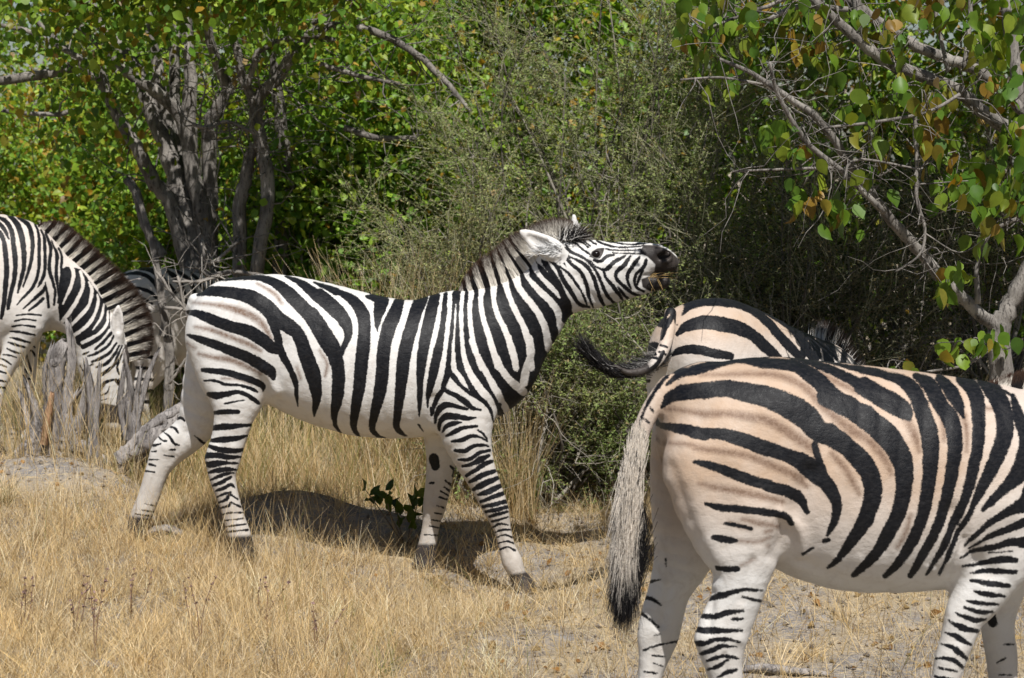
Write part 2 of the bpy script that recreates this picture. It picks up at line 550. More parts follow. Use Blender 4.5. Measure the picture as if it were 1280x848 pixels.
    for nm, a in (("stripe", stripe * mpp), ("brown", brown * mpp), ("tint", tint), ("dark", dark), ("dust", dust)):
        at_ = me.attributes.new(nm, 'FLOAT', 'POINT'); at_.data.foreach_set("value", a.astype(np.float32))
    me.polygons.foreach_set("use_smooth", np.ones(len(me.polygons), bool))
    me.materials.clear(); me.materials.append(M_COAT)
    Pn = V.copy(); 
    def surf(x, y, side=-1):
        qx, qy = pose.pix(np.stack([V[:, 0], np.where(side < 0, V[:, 1], -V[:, 1]), V[:, 2]], 1))
        m = np.where((np.hypot(qx - x, qy - y) < 3.0) & (V[:, 1] * side > 0))[0]
        if not len(m): return None
        return V[m[np.argmax(V[m, 1] * side)]]
    def sdf_at(x, y):
        x = np.asarray(x, float); y = np.asarray(y, float); s = np.full(len(x), 14.0)
        for op, data in paint.get("near", []):
            if op == 'black': s = np.minimum(s, strokes_sdf(x, y, data))
            elif op == 'white': s = np.maximum(s, -strokes_sdf(x, y, data))
            elif op == 'fill':
                for poly in data: s = np.minimum(s, np.clip(poly_sdf(x, y, poly), -14, 14))
        return s
    return root, surf, sdf_at

def hair(P0, D0, L, bend, rad, segs, c_root, c_tip, tip_from=0.6, gravity=None):
    """strands: roots (n,3), unit directions (n,3), lengths (n,), bend (n,3) added with t^2"""
    n = len(P0); t = np.linspace(0, 1, segs + 1)
    P = P0[:, None, :] + D0[:, None, :] * (L[:, None] * t)[..., None] + bend[:, None, :] * (t ** 2)[None, :, None] * L[:, None, None]
    R = rad * np.ones((n, 1)) * (1 - 0.75 * t ** 2)[None, :]
    V, F = tubes(P, R, 3, False)
    w = np.clip((t - tip_from) / max(1e-3, (1 - tip_from)), 0, 1)[None, :, None]
    C = c_root[:, None, :] * (1 - w) + c_tip[:, None, :] * w
    C = np.repeat(C[:, :, None, :], 3, 2).reshape(-1, 3)
    return V, F, C

WHITE_H = np.array([0.74, 0.715, 0.68]); BLACK_H = np.array([0.013, 0.012, 0.013]); BROWN_H = np.array([0.045, 0.024, 0.015])

def mane(root, pose, crest, heights, lean, sdf_at, n, shift, rad=0.0022, tipw=0.35, spread=0.03, white=None):
    """upright mane: a thin fin on the neck's midline carrying the stripes, and hairs growing out of it.
    crest: photo points of the hair line; heights px"""
    white = WHITE_H * (.98, .95, .89) if white is None else white
    c = catmull(np.asarray(crest, float), 30); hh = catmull(np.asarray(heights, float)[:, None], 30)[:, 0]
    t = np.gradient(c, axis=0); t /= np.linalg.norm(t, axis=1, keepdims=True)
    nr = np.stack([t[:, 1], -t[:, 0]], 1)                   # outward (up for a crest running left to right)
    st = sdf_at(c[:, 0] + nr[:, 0] * shift, c[:, 1] + nr[:, 1] * shift)
    m = len(c); q = np.array([-1, -.8, -.6, -.4, -.2, 0, .2, .4, .6, .8, 1.0]); tt = 1 - np.abs(q)
    yy = np.sign(q) * spread * np.sqrt(np.maximum(1 - tt ** 1.3, 0)) * .9
    def place(i, f, y):
        p0, _ = pose.loc(c[i, 0] - nr[i, 0] * 6, c[i, 1] - nr[i, 1] * 6, 0.0)
        p1, _ = pose.loc(c[i, 0] + (nr[i, 0] + lean * t[i, 0]) * hh[i], c[i, 1] + (nr[i, 1] + lean * t[i, 1]) * hh[i], 0.0)
        P = p0 + (p1 - p0) * f[..., None]; P[..., 1] = y; return P, p1 - p0
    I = np.repeat(np.arange(m), len(q)); Fq = np.tile(tt * .86, m); Yq = np.tile(yy, m) + rng.normal(0, .0035, m * len(q))
    P, _ = place(I, Fq, Yq)
    wt = np.clip((Fq - (1 - tipw) * (.92 + .12 * rng.random(len(Fq)))) / .16, 0, 1)[:, None]
    base = np.where((st[I] < 0)[:, None], BLACK_H, white) * (.85 + .3 * rng.random((len(Fq), 1)))
    C = base * (1 - wt) + BROWN_H * 1.1 * (.6 + .8 * rng.random((len(Fq), 1))) * wt
    idx = np.arange(m * len(q)).reshape(m, len(q))
    F = np.stack([idx[:-1, :-1], idx[1:, :-1], idx[1:, 1:], idx[:-1, 1:]], -1).reshape(-1, 4)
    a = Acc(); a.add(P, F, C)
    i = rng.integers(0, m, n); f = rng.random(n) ** .7 * .84; sg = np.where(rng.random(n) < .5, -1, 1)
    y = sg * spread * np.sqrt(np.maximum(1 - f ** 1.3, 0))
    P0, D = place(i, f, y); L = np.linalg.norm(D, axis=1); D = norm(D + rng.normal(0, .05, (n, 3)) * L[:, None])
    L = np.minimum(L * (1.03 - f) * (.8 + .35 * rng.random(n)), L * .45)
    hw = np.clip((f - (1 - tipw)) / .1, 0, 1)[:, None]
    cr = np.where((st[i] < 0)[:, None], BLACK_H, white) * (.85 + .3 * rng.random((n, 1))); bt = BROWN_H * (.6 + 1.0 * rng.random((n, 1)))
    ends = np.clip((f + L / np.maximum(np.linalg.norm(D, axis=1), 1e-6) / np.maximum(np.linalg.norm(place(i, f, y)[1], axis=1), 1e-6) - (1 - tipw)) / .12, 0, 1)[:, None]
    V, F, C = hair(P0, D, L, rng.normal(0, .05, (n, 3)), rad, 5, cr * (1 - hw) + bt * hw, cr * (1 - ends) + bt * ends, .35)
    a.add(V, F, C)
    return a

def add_eye(root, surf, x, y, r, side=-1):
    p = surf(x, y, side)
    if p is None: return
    a = Acc()
    th = np.linspace(0, np.pi, 11); ph = np.linspace(0, 2 * np.pi, 17)[:-1]
    T, Pp = np.meshgrid(th, ph, indexing='ij')
    V = np.stack([np.sin(T) * np.cos(Pp), np.cos(T), np.sin(T) * np.sin(Pp)], -1).reshape(-1, 3) * r
    idx = np.arange(11 * 16).reshape(11, 16)
    F = np.stack([idx[:-1], np.roll(idx, -1, 1)[:-1], np.roll(idx, -1, 1)[1:], idx[1:]], -1).reshape(-1, 4)
    a.add(V + p + np.array([0, -side * r * 0.45 * -1 * -1, 0]), F, (0.008, 0.005, 0.004))
    a.build("eye", M_EYE, root)

def leg(pose, nodes, ly, far=False, k=0.036):
    return dict(nodes=pose.chain(nodes, ly), k=k, far=far)

# ================================================================== the middle zebra, in profile, head raised
A = Crop(220, 320, 4.24); B = Crop(400, 340, 3.685); Cc = Crop(540, 260, 4.24); Ee = Crop(540, 400, 4.711)
Hh = Crop(680, 260, 6.056); Ff = Crop(500, 500, 3.2615); G = Crop(150, 480, 3.535)

def middle_zebra():
    P = Pose(420, 700, 10.0, -5.0)
    torso = P.chain([(298, 410, 63, 58), (342, 420, 77, 68), (392, 438, 86, 76), (442, 454, 89, 80), (490, 461, 87, 80), (528, 460, 85, 73), (562, 452, 83, 60), (582, 447, 78, 50)])
    neck = P.chain([(585, 447, 76, 48), (604, 442, 71, 44), (630, 418, 60, 36), (660, 391, 48, 30), (687, 365, 38, 25), (707, 347, 38, 24)])
    head = P.chain([(712, 341, 40, 25), (740, 343, 43, 27), (766, 340, 36, 24), (790, 334, 27, 18)])
    upper = P.chain([(780, 326, 21, 17), (805, 323, 19, 16), (822, 324, 18, 17), (835, 328, 13.5, 15)])
    lower = P.chain([(770, 358, 20, 14), (795, 356, 15, 12), (815, 354, 11, 12), (829, 352.5, 9, 11)])
    ear_n = P.chain([(703, 318, 8, 6, -.075), (690, 312, 14, 6, -.09), (674, 304, 13, 6, -.10), (660, 295, 8, 5, -.105), (652, 290, 3.5, 3, -.108)])
    ear_c = P.chain([(694, 315, 7, 8, -.122), (677, 306, 9, 9, -.130), (662, 297, 5.5, 6, -.132)])
    ear_f = P.chain([(723, 303, 8, 6, .07), (720, 290, 7, 5, .08), (718, 278, 4.5, 4, .085), (717.5, 270, 2.5, 3, .086)])
    nos = P.chain([(826, 321.5, 3.8, 10, -.064), (833, 319.5, 5.0, 10, -.068)])
    nos2 = P.chain([(827, 321, 3.6, 9, .066), (833, 320, 4.2, 9, .07)])
    nf = leg(P, [(575, 500, 48, 30, -.13), (582, 540, 33, 26, -.14), (593, 576, 24, 19), (606, 604, 19, 15), (618, 632, 16.5, 14), (623, 645, 14, 12.5), (628, 662, 11, 9), (634, 685, 10.5, 8.5), (640, 702, 13, 11), (647, 718, 10.5, 10), (653, 731, 14, 13), (656, 742, 17, 15)], -.14)
    ff = leg(P, [(560, 500, 40, 30, .11), (556, 545, 27, 23), (552, 575, 19, 17), (548, 605, 16.5, 14.5), (543, 634, 14.5, 13), (539, 655, 11, 9), (535, 678, 11.5, 9), (533, 690, 13, 11), (531, 700, 13, 12), (530, 708, 15, 14)], .13, True)
    nh = leg(P, [(286, 428, 54, 32, -.10), (290, 462, 45, 30, -.12), (296, 488, 37, 26, -.14), (293, 517, 26, 20), (286, 548, 22, 16), (279, 573, 22, 14), (278, 596, 17, 12.5), (285, 622, 14, 11), (292, 646, 13.5, 11), (299, 668, 14.5, 12), (304, 682, 13, 12), (307, 695, 16, 15)], -.15)
    fh = leg(P, [(285, 430, 50, 30, .10), (266, 480, 38, 28, .13), (246, 530, 25, 20), (226, 551, 22, 17), (210, 564, 21, 14), (197, 588, 15, 12), (185, 624, 13.5, 11), (176, 645, 13.5, 12), (172, 658, 12.5, 12), (171, 668, 14, 14)], .15, True)
    tail = P.chain([(244, 376, 9, 8, 0.0), (239, 392, 7, 6, .03), (248, 415, 6, 5, .10), (260, 440, 4, 4, .12)])
    parts = [dict(nodes=torso, e=2.25), dict(nodes=neck, k=.07), dict(nodes=head, k=.05), dict(nodes=upper, k=.03), dict(nodes=lower, k=.012), dict(nodes=P.chain([(824, 316, 4.5, 4, -.055), (829, 314, 4.5, 4, -.062), (835, 316, 4.5, 4, -.058), (837, 322, 4, 4, -.052), (832, 326, 4, 4, -.058)]), k=.014),
             nf, ff, nh, fh, dict(nodes=tail, k=.03), dict(nodes=ear_n, k=.012), dict(nodes=ear_c, sub=True, k=.006), dict(nodes=ear_f, k=.012),
             dict(nodes=nos, sub=True, k=.01), dict(nodes=nos2, sub=True, k=.01)]
    black = A([(115, 208, 12), (150, 192, 40), (200, 187, 52), (300, 198, 62), (400, 225, 72), (480, 275, 82), (540, 335, 85), (600, 375, 78), (650, 420, 68), (690, 530, 78), (728, 640, 78), (745, 740, 52), (735, 820, 25), (732, 850, 12)],
              [(505, 330, 50), (535, 420, 40), (545, 480, 40), (565, 535, 40), (602, 595, 34), (632, 670, 28), (641, 750, 16), (645, 800, 4)],
              [(62, 298, 22), (130, 312, 46), (200, 342, 58), (300, 378, 60), (380, 400, 68), (450, 440, 70), (505, 485, 58), (545, 505, 40)],
              [(62, 420, 12), (120, 440, 34), (200, 470, 44), (280, 500, 50), (360, 530, 55), (440, 572, 60), (500, 612, 48), (516, 655, 14)],
              [(140, 605, 20), (200, 612, 30), (280, 622, 34), (350, 642, 34), (430, 672, 34), (458, 692, 28), (462, 718, 10)],
              [(172, 735, 24), (210, 742, 38), (270, 735, 30), (330, 722, 20), (380, 740, 24), (430, 775, 18), (442, 787, 6)],
              [(255, 785, 6), (300, 775, 9), (362, 765, 6)], [(205, 832, 18), (250, 828, 28), (330, 826, 20)],
              [(150, 663, 9), (200, 662, 14), (260, 682, 15), (330, 685, 11), (400, 705, 18), (432, 722, 8)],
              [(225, 132, 4), (330, 120, 18), (430, 117, 32), (500, 133, 44), (560, 168, 60), (620, 222, 72), (680, 282, 75), (740, 352, 76), (790, 422, 78), (832, 490, 80), (850, 560, 75)],
              [(580, 108, 8), (640, 133, 28), (700, 172, 50), (760, 222, 60), (850, 292, 75)],
              [(730, 140, 6), (790, 165, 26), (848, 190, 40)])
    black += B([(0, 105, 56), (60, 160, 62), (110, 220, 60), (130, 280, 40), (115, 335, 24), (85, 385, 40)],
               [(-40, 200, 75), (0, 262, 78), (40, 330, 80), (75, 400, 62), (85, 480, 60), (80, 580, 54), (65, 660, 30), (75, 720, 16), (102, 752, 8)],
               [(30, 66, 8), (90, 95, 26), (150, 130, 46), (195, 190, 60), (205, 260, 55), (200, 340, 60), (190, 430, 60), (180, 530, 55), (165, 620, 45), (155, 690, 34), (160, 730, 22), (185, 762, 8)],
               [(215, 113, 12), (280, 126, 62), (275, 170, 55), (263, 240, 22), (265, 275, 5)],
               [(368, 128, 44), (345, 190, 60), (320, 250, 65), (300, 320, 60), (290, 400, 60), (285, 490, 58), (270, 580, 54), (250, 660, 40), (240, 720, 28), (265, 755, 16), (300, 766, 5)],
               [(468, 120, 60), (440, 190, 60), (420, 260, 60), (400, 330, 60), (385, 410, 60), (375, 500, 54), (365, 590, 44), (355, 670, 34), (355, 720, 28), (385, 750, 14), (400, 756, 4)],
               [(530, 112, 46), (510, 190, 54), (495, 260, 54), (480, 330, 50), (470, 400, 46), (462, 480, 34), (460, 560, 24), (458, 630, 16), (457, 665, 4)],
               [(582, 106, 26), (570, 220, 30), (560, 300, 38), (540, 380, 42), (525, 450, 42), (508, 530, 34), (500, 580, 20), (497, 625, 6)],
               [(617, 110, 24), (608, 220, 26), (600, 300, 30), (590, 380, 36), (580, 440, 38), (563, 510, 32), (538, 560, 32), (518, 620, 20), (514, 665, 8)],
               [(455, 705, 8), (475, 735, 4)], [(95, 752, 6), (150, 768, 10), (215, 768, 6)])
    neckfill = Cc([(110, 455), (170, 300), (330, 180), (480, 120), (590, 130), (560, 260), (600, 290), (650, 345), (722, 430), (760, 540), (735, 610), (800, 640), (830, 700)])[0]
    neckfill += Ee([(900, 60), (770, 260), (660, 370), (570, 450), (500, 530), (430, 590), (402, 565), (350, 545), (300, 478), (225, 432), (150, 372), (112, 325), (76, 400), (60, 395), (100, 230)])[0]
    white = Cc([(95, 450, 26), (92, 560, 26), (75, 700, 26), (60, 848, 22)], [(126, 512, 8), (120, 650, 13), (112, 750, 20), (118, 850, 26)],
               [(170, 400, 14), (162, 460, 24), (155, 550, 24), (158, 680, 24), (172, 790, 26), (195, 870, 30)],
               [(178, 350, 14), (208, 440, 30), (200, 520, 26), (207, 640, 28), (228, 740, 30), (262, 848, 36)],
               [(220, 320, 24), (262, 420, 36), (258, 500, 28), (277, 600, 30), (308, 700, 34), (350, 840, 42)],
               [(280, 290, 24), (325, 395, 38), (326, 480, 30), (350, 570, 30), (392, 660, 34), (430, 780, 36), (447, 850, 36)],
               [(335, 275, 26), (384, 380, 42), (402, 450, 32), (440, 540, 32), (490, 640, 34), (517, 740, 38), (530, 850, 44)],
               [(385, 255, 26), (440, 355, 46), (465, 430, 36), (520, 500, 36), (570, 570, 38), (607, 660, 42), (627, 750, 46)],
               [(430, 230, 26), (490, 318, 40), (510, 372, 24), (570, 440, 36), (640, 510, 38), (683, 590, 42), (692, 680, 36)],
               [(485, 210, 24), (533, 290, 34), (560, 345, 26), (610, 400, 28), (650, 440, 26), (676, 476, 10)],
               [(535, 245, 26), (580, 290, 30), (630, 335, 34), (690, 400, 42), (740, 485, 52), (770, 560, 40)])
    white += Ee([(60, 290, 36), (25, 420, 40), (0, 500, 36)], [(130, 200, 24), (125, 280, 28), (160, 330, 30), (190, 378, 26), (218, 422, 8)],
                [(178, 120, 22), (190, 220, 32), (230, 330, 42), (285, 410, 48), (340, 480, 48), (368, 540, 36), (376, 590, 20)],
                [(235, 120, 36), (270, 220, 38), (330, 330, 40), (380, 420, 46), (412, 480, 42), (450, 550, 44)],
                [(340, 120, 36), (380, 230, 42), (430, 320, 44), (478, 372, 50), (540, 425, 52)], [(450, 100, 36), (480, 190, 34), (497, 260, 26), (502, 305, 10)],
                [(570, 110, 50), (585, 210, 52), (558, 300, 54), (545, 375, 50)], [(670, 60, 40), (695, 130, 36), (704, 190, 36), (716, 270, 36)], [(755, 10, 40), (775, 60, 36), (800, 160, 36)])
    sh = Ee([(75, 405, 22), (40, 445, 28), (12, 510, 22), (6, 560, 10)], [(80, 418, 22), (140, 445, 30), (195, 482, 36), (235, 518, 24), (285, 530, 12)],
            [(15, 612, 14), (25, 560, 26), (60, 512, 38), (100, 500, 30), (150, 510, 24), (206, 526, 14)],
            [(35, 655, 14), (45, 602, 28), (90, 567, 38), (150, 572, 34), (210, 580, 22), (258, 576, 8)],
            [(52, 668, 10), (80, 630, 26), (130, 610, 28), (172, 604, 12)], [(80, 687, 10), (130, 660, 28), (190, 635, 22), (262, 626, 12)],
            [(270, 650, 8), (300, 670, 12), (322, 702, 8)], [(115, 716, 10), (170, 710, 22), (230, 685, 22), (280, 690, 14), (325, 716, 8)],
            [(135, 770, 14), (190, 770, 25), (250, 745, 22), (310, 738, 14), (332, 746, 6)], [(155, 825, 14), (220, 820, 22), (280, 785, 20), (342, 768, 12)],
            [(230, 848, 10), (280, 835, 24), (332, 800, 18)], [(225, 435, 20), (300, 478, 26), (345, 535, 18), (362, 605, 6)], [(400, 500, 20), (402, 550, 10)],
            [(105, 325, 14), (150, 372, 18), (228, 438, 20)])
    fl = Ff([(255, 270, 8), (290, 262, 12), (330, 240, 14), (362, 228, 8)], [(270, 310, 8), (310, 285, 13), (350, 260, 15), (377, 250, 8)],
            [(285, 335, 10), (330, 310, 17), (387, 290, 12)], [(300, 365, 12), (340, 345, 20), (397, 318, 12)], [(320, 387, 8), (360, 375, 19), (412, 350, 14)],
            [(330, 415, 8), (380, 396, 14), (422, 380, 12)], [(340, 436, 10), (390, 425, 14), (436, 414, 12)], [(350, 456, 8), (400, 446, 13), (438, 437, 10)],
            [(365, 476, 8), (400, 466, 11), (438, 456, 8)], [(375, 496, 5), (410, 487, 8), (440, 477, 5)], [(380, 520, 5), (405, 506, 7), (442, 510, 5)],
            [(390, 540, 5), (420, 530, 7), (450, 530, 5)], [(395, 561, 4), (425, 551, 6), (457, 560, 5)], [(400, 586, 4), (435, 576, 6), (462, 585, 5)], [(405, 611, 5), (440, 600, 6), (468, 615, 5)])
    hl = G([(410, 195, 18), (470, 190, 22), (540, 185, 14), (582, 182, 6)], [(400, 250, 12), (450, 247, 20), (520, 240, 16), (567, 228, 6)], [(392, 275, 12), (440, 290, 18), (500, 295, 18), (552, 290, 8)],
           [(375, 318, 22), (420, 315, 18), (480, 325, 16), (537, 322, 6)], [(370, 350, 12), (400, 358, 22), (440, 350, 20), (480, 350, 10), (520, 352, 6)], [(385, 395, 6), (420, 385, 16), (470, 378, 16), (516, 380, 6)],
           [(400, 425, 6), (440, 408, 12), (480, 395, 10), (505, 395, 4)], [(410, 450, 6), (450, 435, 14), (490, 412, 8)], [(420, 475, 5), (460, 460, 12), (490, 445, 8), (507, 460, 4)],
           [(430, 500, 5), (465, 485, 8), (490, 480, 8)], [(435, 525, 5), (470, 510, 10), (487, 490, 8), (520, 510, 4)], [(440, 550, 4), (480, 540, 8), (492, 525, 6), (535, 545, 4)],
           [(445, 580, 4), (490, 570, 5), (545, 570, 4)], [(460, 605, 4), (545, 595, 5)], [(465, 632, 4), (555, 620, 6)], [(475, 655, 5), (565, 645, 6)])
    hd = Hh([(400, 248, 12), (450, 275, 18), (560, 298, 13), (700, 295, 9), (755, 285, 7)], [(440, 245, 8), (520, 260, 10), (640, 278, 8), (762, 272, 7)], [(465, 315, 8), (560, 322, 10), (650, 322, 9), (735, 318, 7)],
            [(520, 340, 7), (600, 345, 11), (745, 348, 14)], [(380, 398, 18), (430, 407, 24), (470, 370, 24), (530, 355, 12)], [(350, 400, 8), (400, 450, 14), (470, 468, 28), (530, 412, 30), (615, 363, 16)],
            [(450, 475, 20), (470, 530, 25), (520, 590, 28), (570, 660, 24), (602, 712, 12)], [(652, 368, 18), (610, 430, 30), (547, 490, 28), (550, 540, 25), (600, 590, 25), (660, 640, 24), (722, 666, 16)],
            [(560, 600, 14), (600, 650, 20), (642, 697, 12)], [(722, 373, 22), (680, 430, 30), (635, 500, 25), (635, 560, 20), (657, 612, 8)], [(772, 398, 22), (760, 440, 28), (700, 500, 24), (685, 560, 20), (710, 610, 20), (755, 632, 16)],
            [(745, 470, 22), (722, 530, 20), (705, 580, 14)], [(165, 280, 10), (200, 330, 20), (280, 370, 19), (340, 410, 18), (400, 490, 24), (440, 580, 24), (480, 670, 25), (540, 730, 18), (592, 747, 8)],
            [(190, 370, 12), (260, 400, 22), (330, 450, 25), (380, 540, 28), (410, 640, 28), (440, 720, 24), (482, 772, 8)], [(150, 350, 16), (200, 420, 24), (280, 490, 28), (320, 580, 28), (342, 680, 25), (372, 752, 12)],
            [(110, 440, 10), (180, 490, 19), (240, 570, 20), (285, 640, 14), (312, 700, 18), (328, 742, 8)], [(40, 390, 22), (100, 450, 30), (150, 550, 34), (220, 660, 30), (270, 730, 25), (345, 752, 12)],
            [(0, 400, 40), (60, 500, 40), (110, 580, 45), (145, 660, 44), (180, 745, 60), (160, 850, 46)], [(170, 250, 8), (240, 270, 14), (300, 320, 15), (345, 352, 12)], [(230, 245, 7), (300, 270, 11), (335, 302, 10)],
            [(290, 240, 9), (352, 292, 14)], [(340, 240, 10), (392, 282, 16)], [(475, 640, 8), (500, 690, 16), (520, 720, 12)], [(160, 300, 8), (190, 380, 10), (215, 430, 10)], [(105, 410, 6), (150, 420, 8), (170, 450, 6)])
    farleg = Ff([(138, 240, 42), (145, 270, 34)], [(205, 270, 8), (222, 287, 12), (215, 312, 8)], [(185, 330, 7), (207, 346, 8)], [(180, 355, 6), (200, 371, 7)], [(165, 372, 5), (197, 390, 6)], [(160, 396, 4), (190, 406, 6)], [(150, 430, 4), (177, 440, 5)],
                [(120, 340, 5), (136, 338, 8)], [(140, 460, 3), (170, 466, 4)], [(130, 490, 3), (165, 495, 4)], [(120, 515, 3), (160, 522, 4)], [(100, 550, 3), (155, 553, 4)])
    farleg += G([(250, 155, 7), (270, 150, 10), (286, 163, 5)], [(220, 190, 7), (240, 195, 10), (256, 216, 6)], [(195, 215, 5), (220, 235, 9), (240, 265, 8), (262, 273, 4)], [(165, 228, 8), (185, 248, 8), (206, 253, 5)], [(148, 272, 10), (182, 265, 5)],
                [(330, 230, 5), (360, 255, 10), (377, 266, 12)], [(130, 335, 8), (172, 335, 4)], [(130, 355, 10), (157, 362, 5)], [(110, 385, 8), (152, 390, 5)], [(140, 300, 5), (160, 298, 4)], [(215, 292, 4), (242, 292, 5)], [(195, 315, 3), (240, 325, 3)],
                [(110, 530, 4), (157, 540, 4)], [(95, 558, 4), (147, 566, 5)], [(70, 575, 5), (142, 586, 6)], [(45, 600, 10), (132, 606, 14)])
    brown = A([(95, 248, 8), (200, 258, 16), (300, 280, 30), (400, 318, 34), (460, 365, 28), (495, 420, 20), (508, 460, 10)], [(100, 375, 8), (190, 395, 20), (300, 435, 22), (400, 475, 22), (450, 505, 12)],
              [(120, 520, 12), (200, 540, 20), (280, 550, 26), (360, 580, 22), (450, 625, 12)], [(60, 465, 10), (100, 490, 8)], [(430, 150, 8), (520, 200, 20), (560, 250, 12)], [(640, 590, 6), (660, 650, 8)], [(760, 500, 6), (800, 570, 12), (790, 640, 8)],
              [(240, 650, 6), (330, 655, 8), (400, 680, 6)])
    muz = Hh([(752, 280), (860, 282), (960, 330), (1035, 400), (1020, 470), (950, 500), (800, 516), (835, 480), (842, 430), (815, 400), (785, 372), (722, 338)])[0]
    lip = Hh([(735, 540), (790, 520), (900, 500), (1020, 520), (1010, 590), (900, 640), (800, 632), (745, 600)])[0]
    eye = Hh([(340, 372), (365, 330), (400, 308), (458, 308), (445, 350), (425, 385), (385, 388)])[0]
    earpatch = [(640, 285), (668, 286), (700, 300), (712, 318), (705, 330), (680, 326), (660, 314)]
    hoofs = [[(630, 720), (690, 708), (690, 770), (620, 770)], [(505, 680), (560, 680), (560, 730), (505, 730)], [(280, 672), (330, 668), (335, 730), (280, 730)], [(140, 644), (200, 648), (200, 700), (140, 700)]]
    paint = dict(near=[('black', black), ('fill', [neckfill]), ('white', white), ('black', sh + [[(p[0], p[1], p[2] * 1.28) for p in st] for st in fl + hl] + hd), ('erase', [earpatch])],
                 far=[('black', farleg)], brown=brown, dark=[(muz, 4), (lip, 4), (eye, 2)] + [(q, 11) for q in hoofs],
                 tint=lambda x, y: 0.06 + 0.10 * np.clip((x - 560) / 60, 0, 1) * np.clip((700 - x) / 60, 0, 1), dust=lambda x, y: np.clip((y - 540) / 110, 0, 0.85) * (y > 0))
    paint["relief"] = [([(602, 392, 24), (578, 450, 24), (548, 500, 24)], -.007), ([(541, 500, 16), (548, 545, 16)], -.010), ([(578, 478, 60)], .012), ([(330, 462, 12), (346, 490, 12)], .012), ([(352, 430, 22), (340, 476, 22)], -.010), ([(318, 372, 34)], .010),
                       ([(258, 395, 26), (273, 450, 26), (278, 492, 26)], -.008), ([(279, 522, 11), (271, 552, 11)], -.007), ([(259, 573, 13)], .006), ([(292, 560, 14)], .005), ([(622, 638, 15)], .006), ([(596, 560, 11), (612, 612, 11)], -.005), ([(580, 560, 14), (600, 600, 14)], .004),
                       ([(722, 345, 11), (744, 374, 11), (772, 374, 11)], -.007), ([(758, 331, 9), (800, 336, 9)], .005), ([(736, 313, 6), (746, 307, 6), (758, 313, 6)], .006), ([(738, 322, 5), (750, 325, 5)], .003), ([(704, 392, 18), (664, 462, 18), (636, 505, 18)], -.008), ([(285, 600, 6), (297, 650, 6)], -.004), ([(621, 655, 5), (632, 690, 5)], -.003),
                       ([(806, 345, 6), (822, 344, 6), (836, 342, 6)], -.004), ([(345, 500, 14), (420, 540, 14)], -.005)] + [([(402 + 19 * i, 410, 9), (398 + 19 * i, 460, 9), (406 + 18 * i, 520, 9)], -.0028) for i in range(7)]
    paint["relief_far"] = [([(205, 560, 12)], .005), ([(232, 540, 10), (214, 575, 10)], -.005), ([(545, 634, 12)], .005), ([(540, 655, 5), (535, 680, 5)], -.003), ([(192, 595, 5), (182, 630, 5)], -.003)]
    root, surf, sdf_at = build_zebra(P, parts, 0.0075, paint, "black and white zebra in the middle with raised head and grass in its mouth", "zebras grazing at the edge of the bush")
    mn = mane(root, P, [(572, 372), (590, 366), (612, 357), (632, 349), (650, 338), (668, 322), (682, 308), (700, 300), (716, 298)], [6, 24, 35, 38, 40, 38, 31, 27, 20], 0.10, sdf_at, 6000, 0, 0.0012, 0.36, 0.026)
    # forelock: long dark and white hairs between the ears
    n = 1700; u = rng.random(n)
    P0, _ = P.loc(700 + 24 * u, 300 - 1 * u, 0.0); P0[:, 1] = rng.normal(0, .03, n)
    P1, _ = P.loc(704 + 30 * u, 275 + 9 * u + rng.normal(0, 3, n), 0.0); D = P1 - P0; L = np.linalg.norm(D, axis=1) * (.65 + .35 * rng.random(n)); D = norm(D + rng.normal(0, .06, (n, 3)))
    cr = np.where((np.abs(u - .28) < .1)[:, None], WHITE_H, np.where(rng.random((n, 1)) < .12, WHITE_H * .8, BLACK_H))
    V, F, C = hair(P0, D, L, np.array([[.25, 0, -.1]]) + rng.normal(0, .05, (n, 3)), .0013, 6, cr, np.where(cr > .3, cr * .8, BROWN_H), .7); mn.add(V, F, C)
    mn.build("mane", M_HAIR, root)
    # white hair inside the near ear
    n = 110; P0, _ = P.loc(672 + 32 * rng.random(n), 318 - 12 * rng.random(n), -.10); P0[:, 1] = -.098 - .015 * rng.random(n)
    D = norm(np.stack([-.8 + .4 * rng.normal(0, 1, n), -.3 * np.ones(n), .2 + .4 * rng.normal(0, 1, n)], 1))
    g = (.45 + .45 * rng.random((n, 1))) * np.ones((1, 3))
    V, F, C = hair(P0, D, .03 + .03 * rng.random(n), rng.normal(0, .2, (n, 3)), .0015, 4, g, g, .5)
    a = Acc(); a.add(V, F, C); a.build("ear_hair", M_HAIR, root)
    add_eye(root, surf, 746, 316, .021, -1); add_eye(root, surf, 746, 316, .021, 1)
    # tail hair hanging behind the far thigh
    n = 500; t0 = P.loc(np.array([262.0]), np.array([440.0]), .12)[0][0]
    P0 = t0 + rng.normal(0, .012, (n, 3)); D = norm(np.array([.05, .05, -1]) + rng.normal(0, .1, (n, 3)))
    cc = np.where(rng.random((n, 1)) < .6, BLACK_H, WHITE_H * .5)
    V, F, C = hair(P0, D, (.12 + .08 * rng.random(n)), rng.normal(0, .04, (n, 3)), .0018, 5, cc, BLACK_H + 0 * cc, .5)
    a = Acc(); a.add(V, F, C); a.build("tail_tuft", M_HAIR, root)
    return P

PZ_MID = middle_zebra()
# ================================================================== the big tan zebra on the right, seen from its rump side
J = Crop(760, 430, 3.2615); K = Crop(880, 430, 4.99); L_ = Crop(1000, 440, 3.0286); M_ = Crop(740, 640, 4.077); N_ = Crop(1120, 620, 3.72)

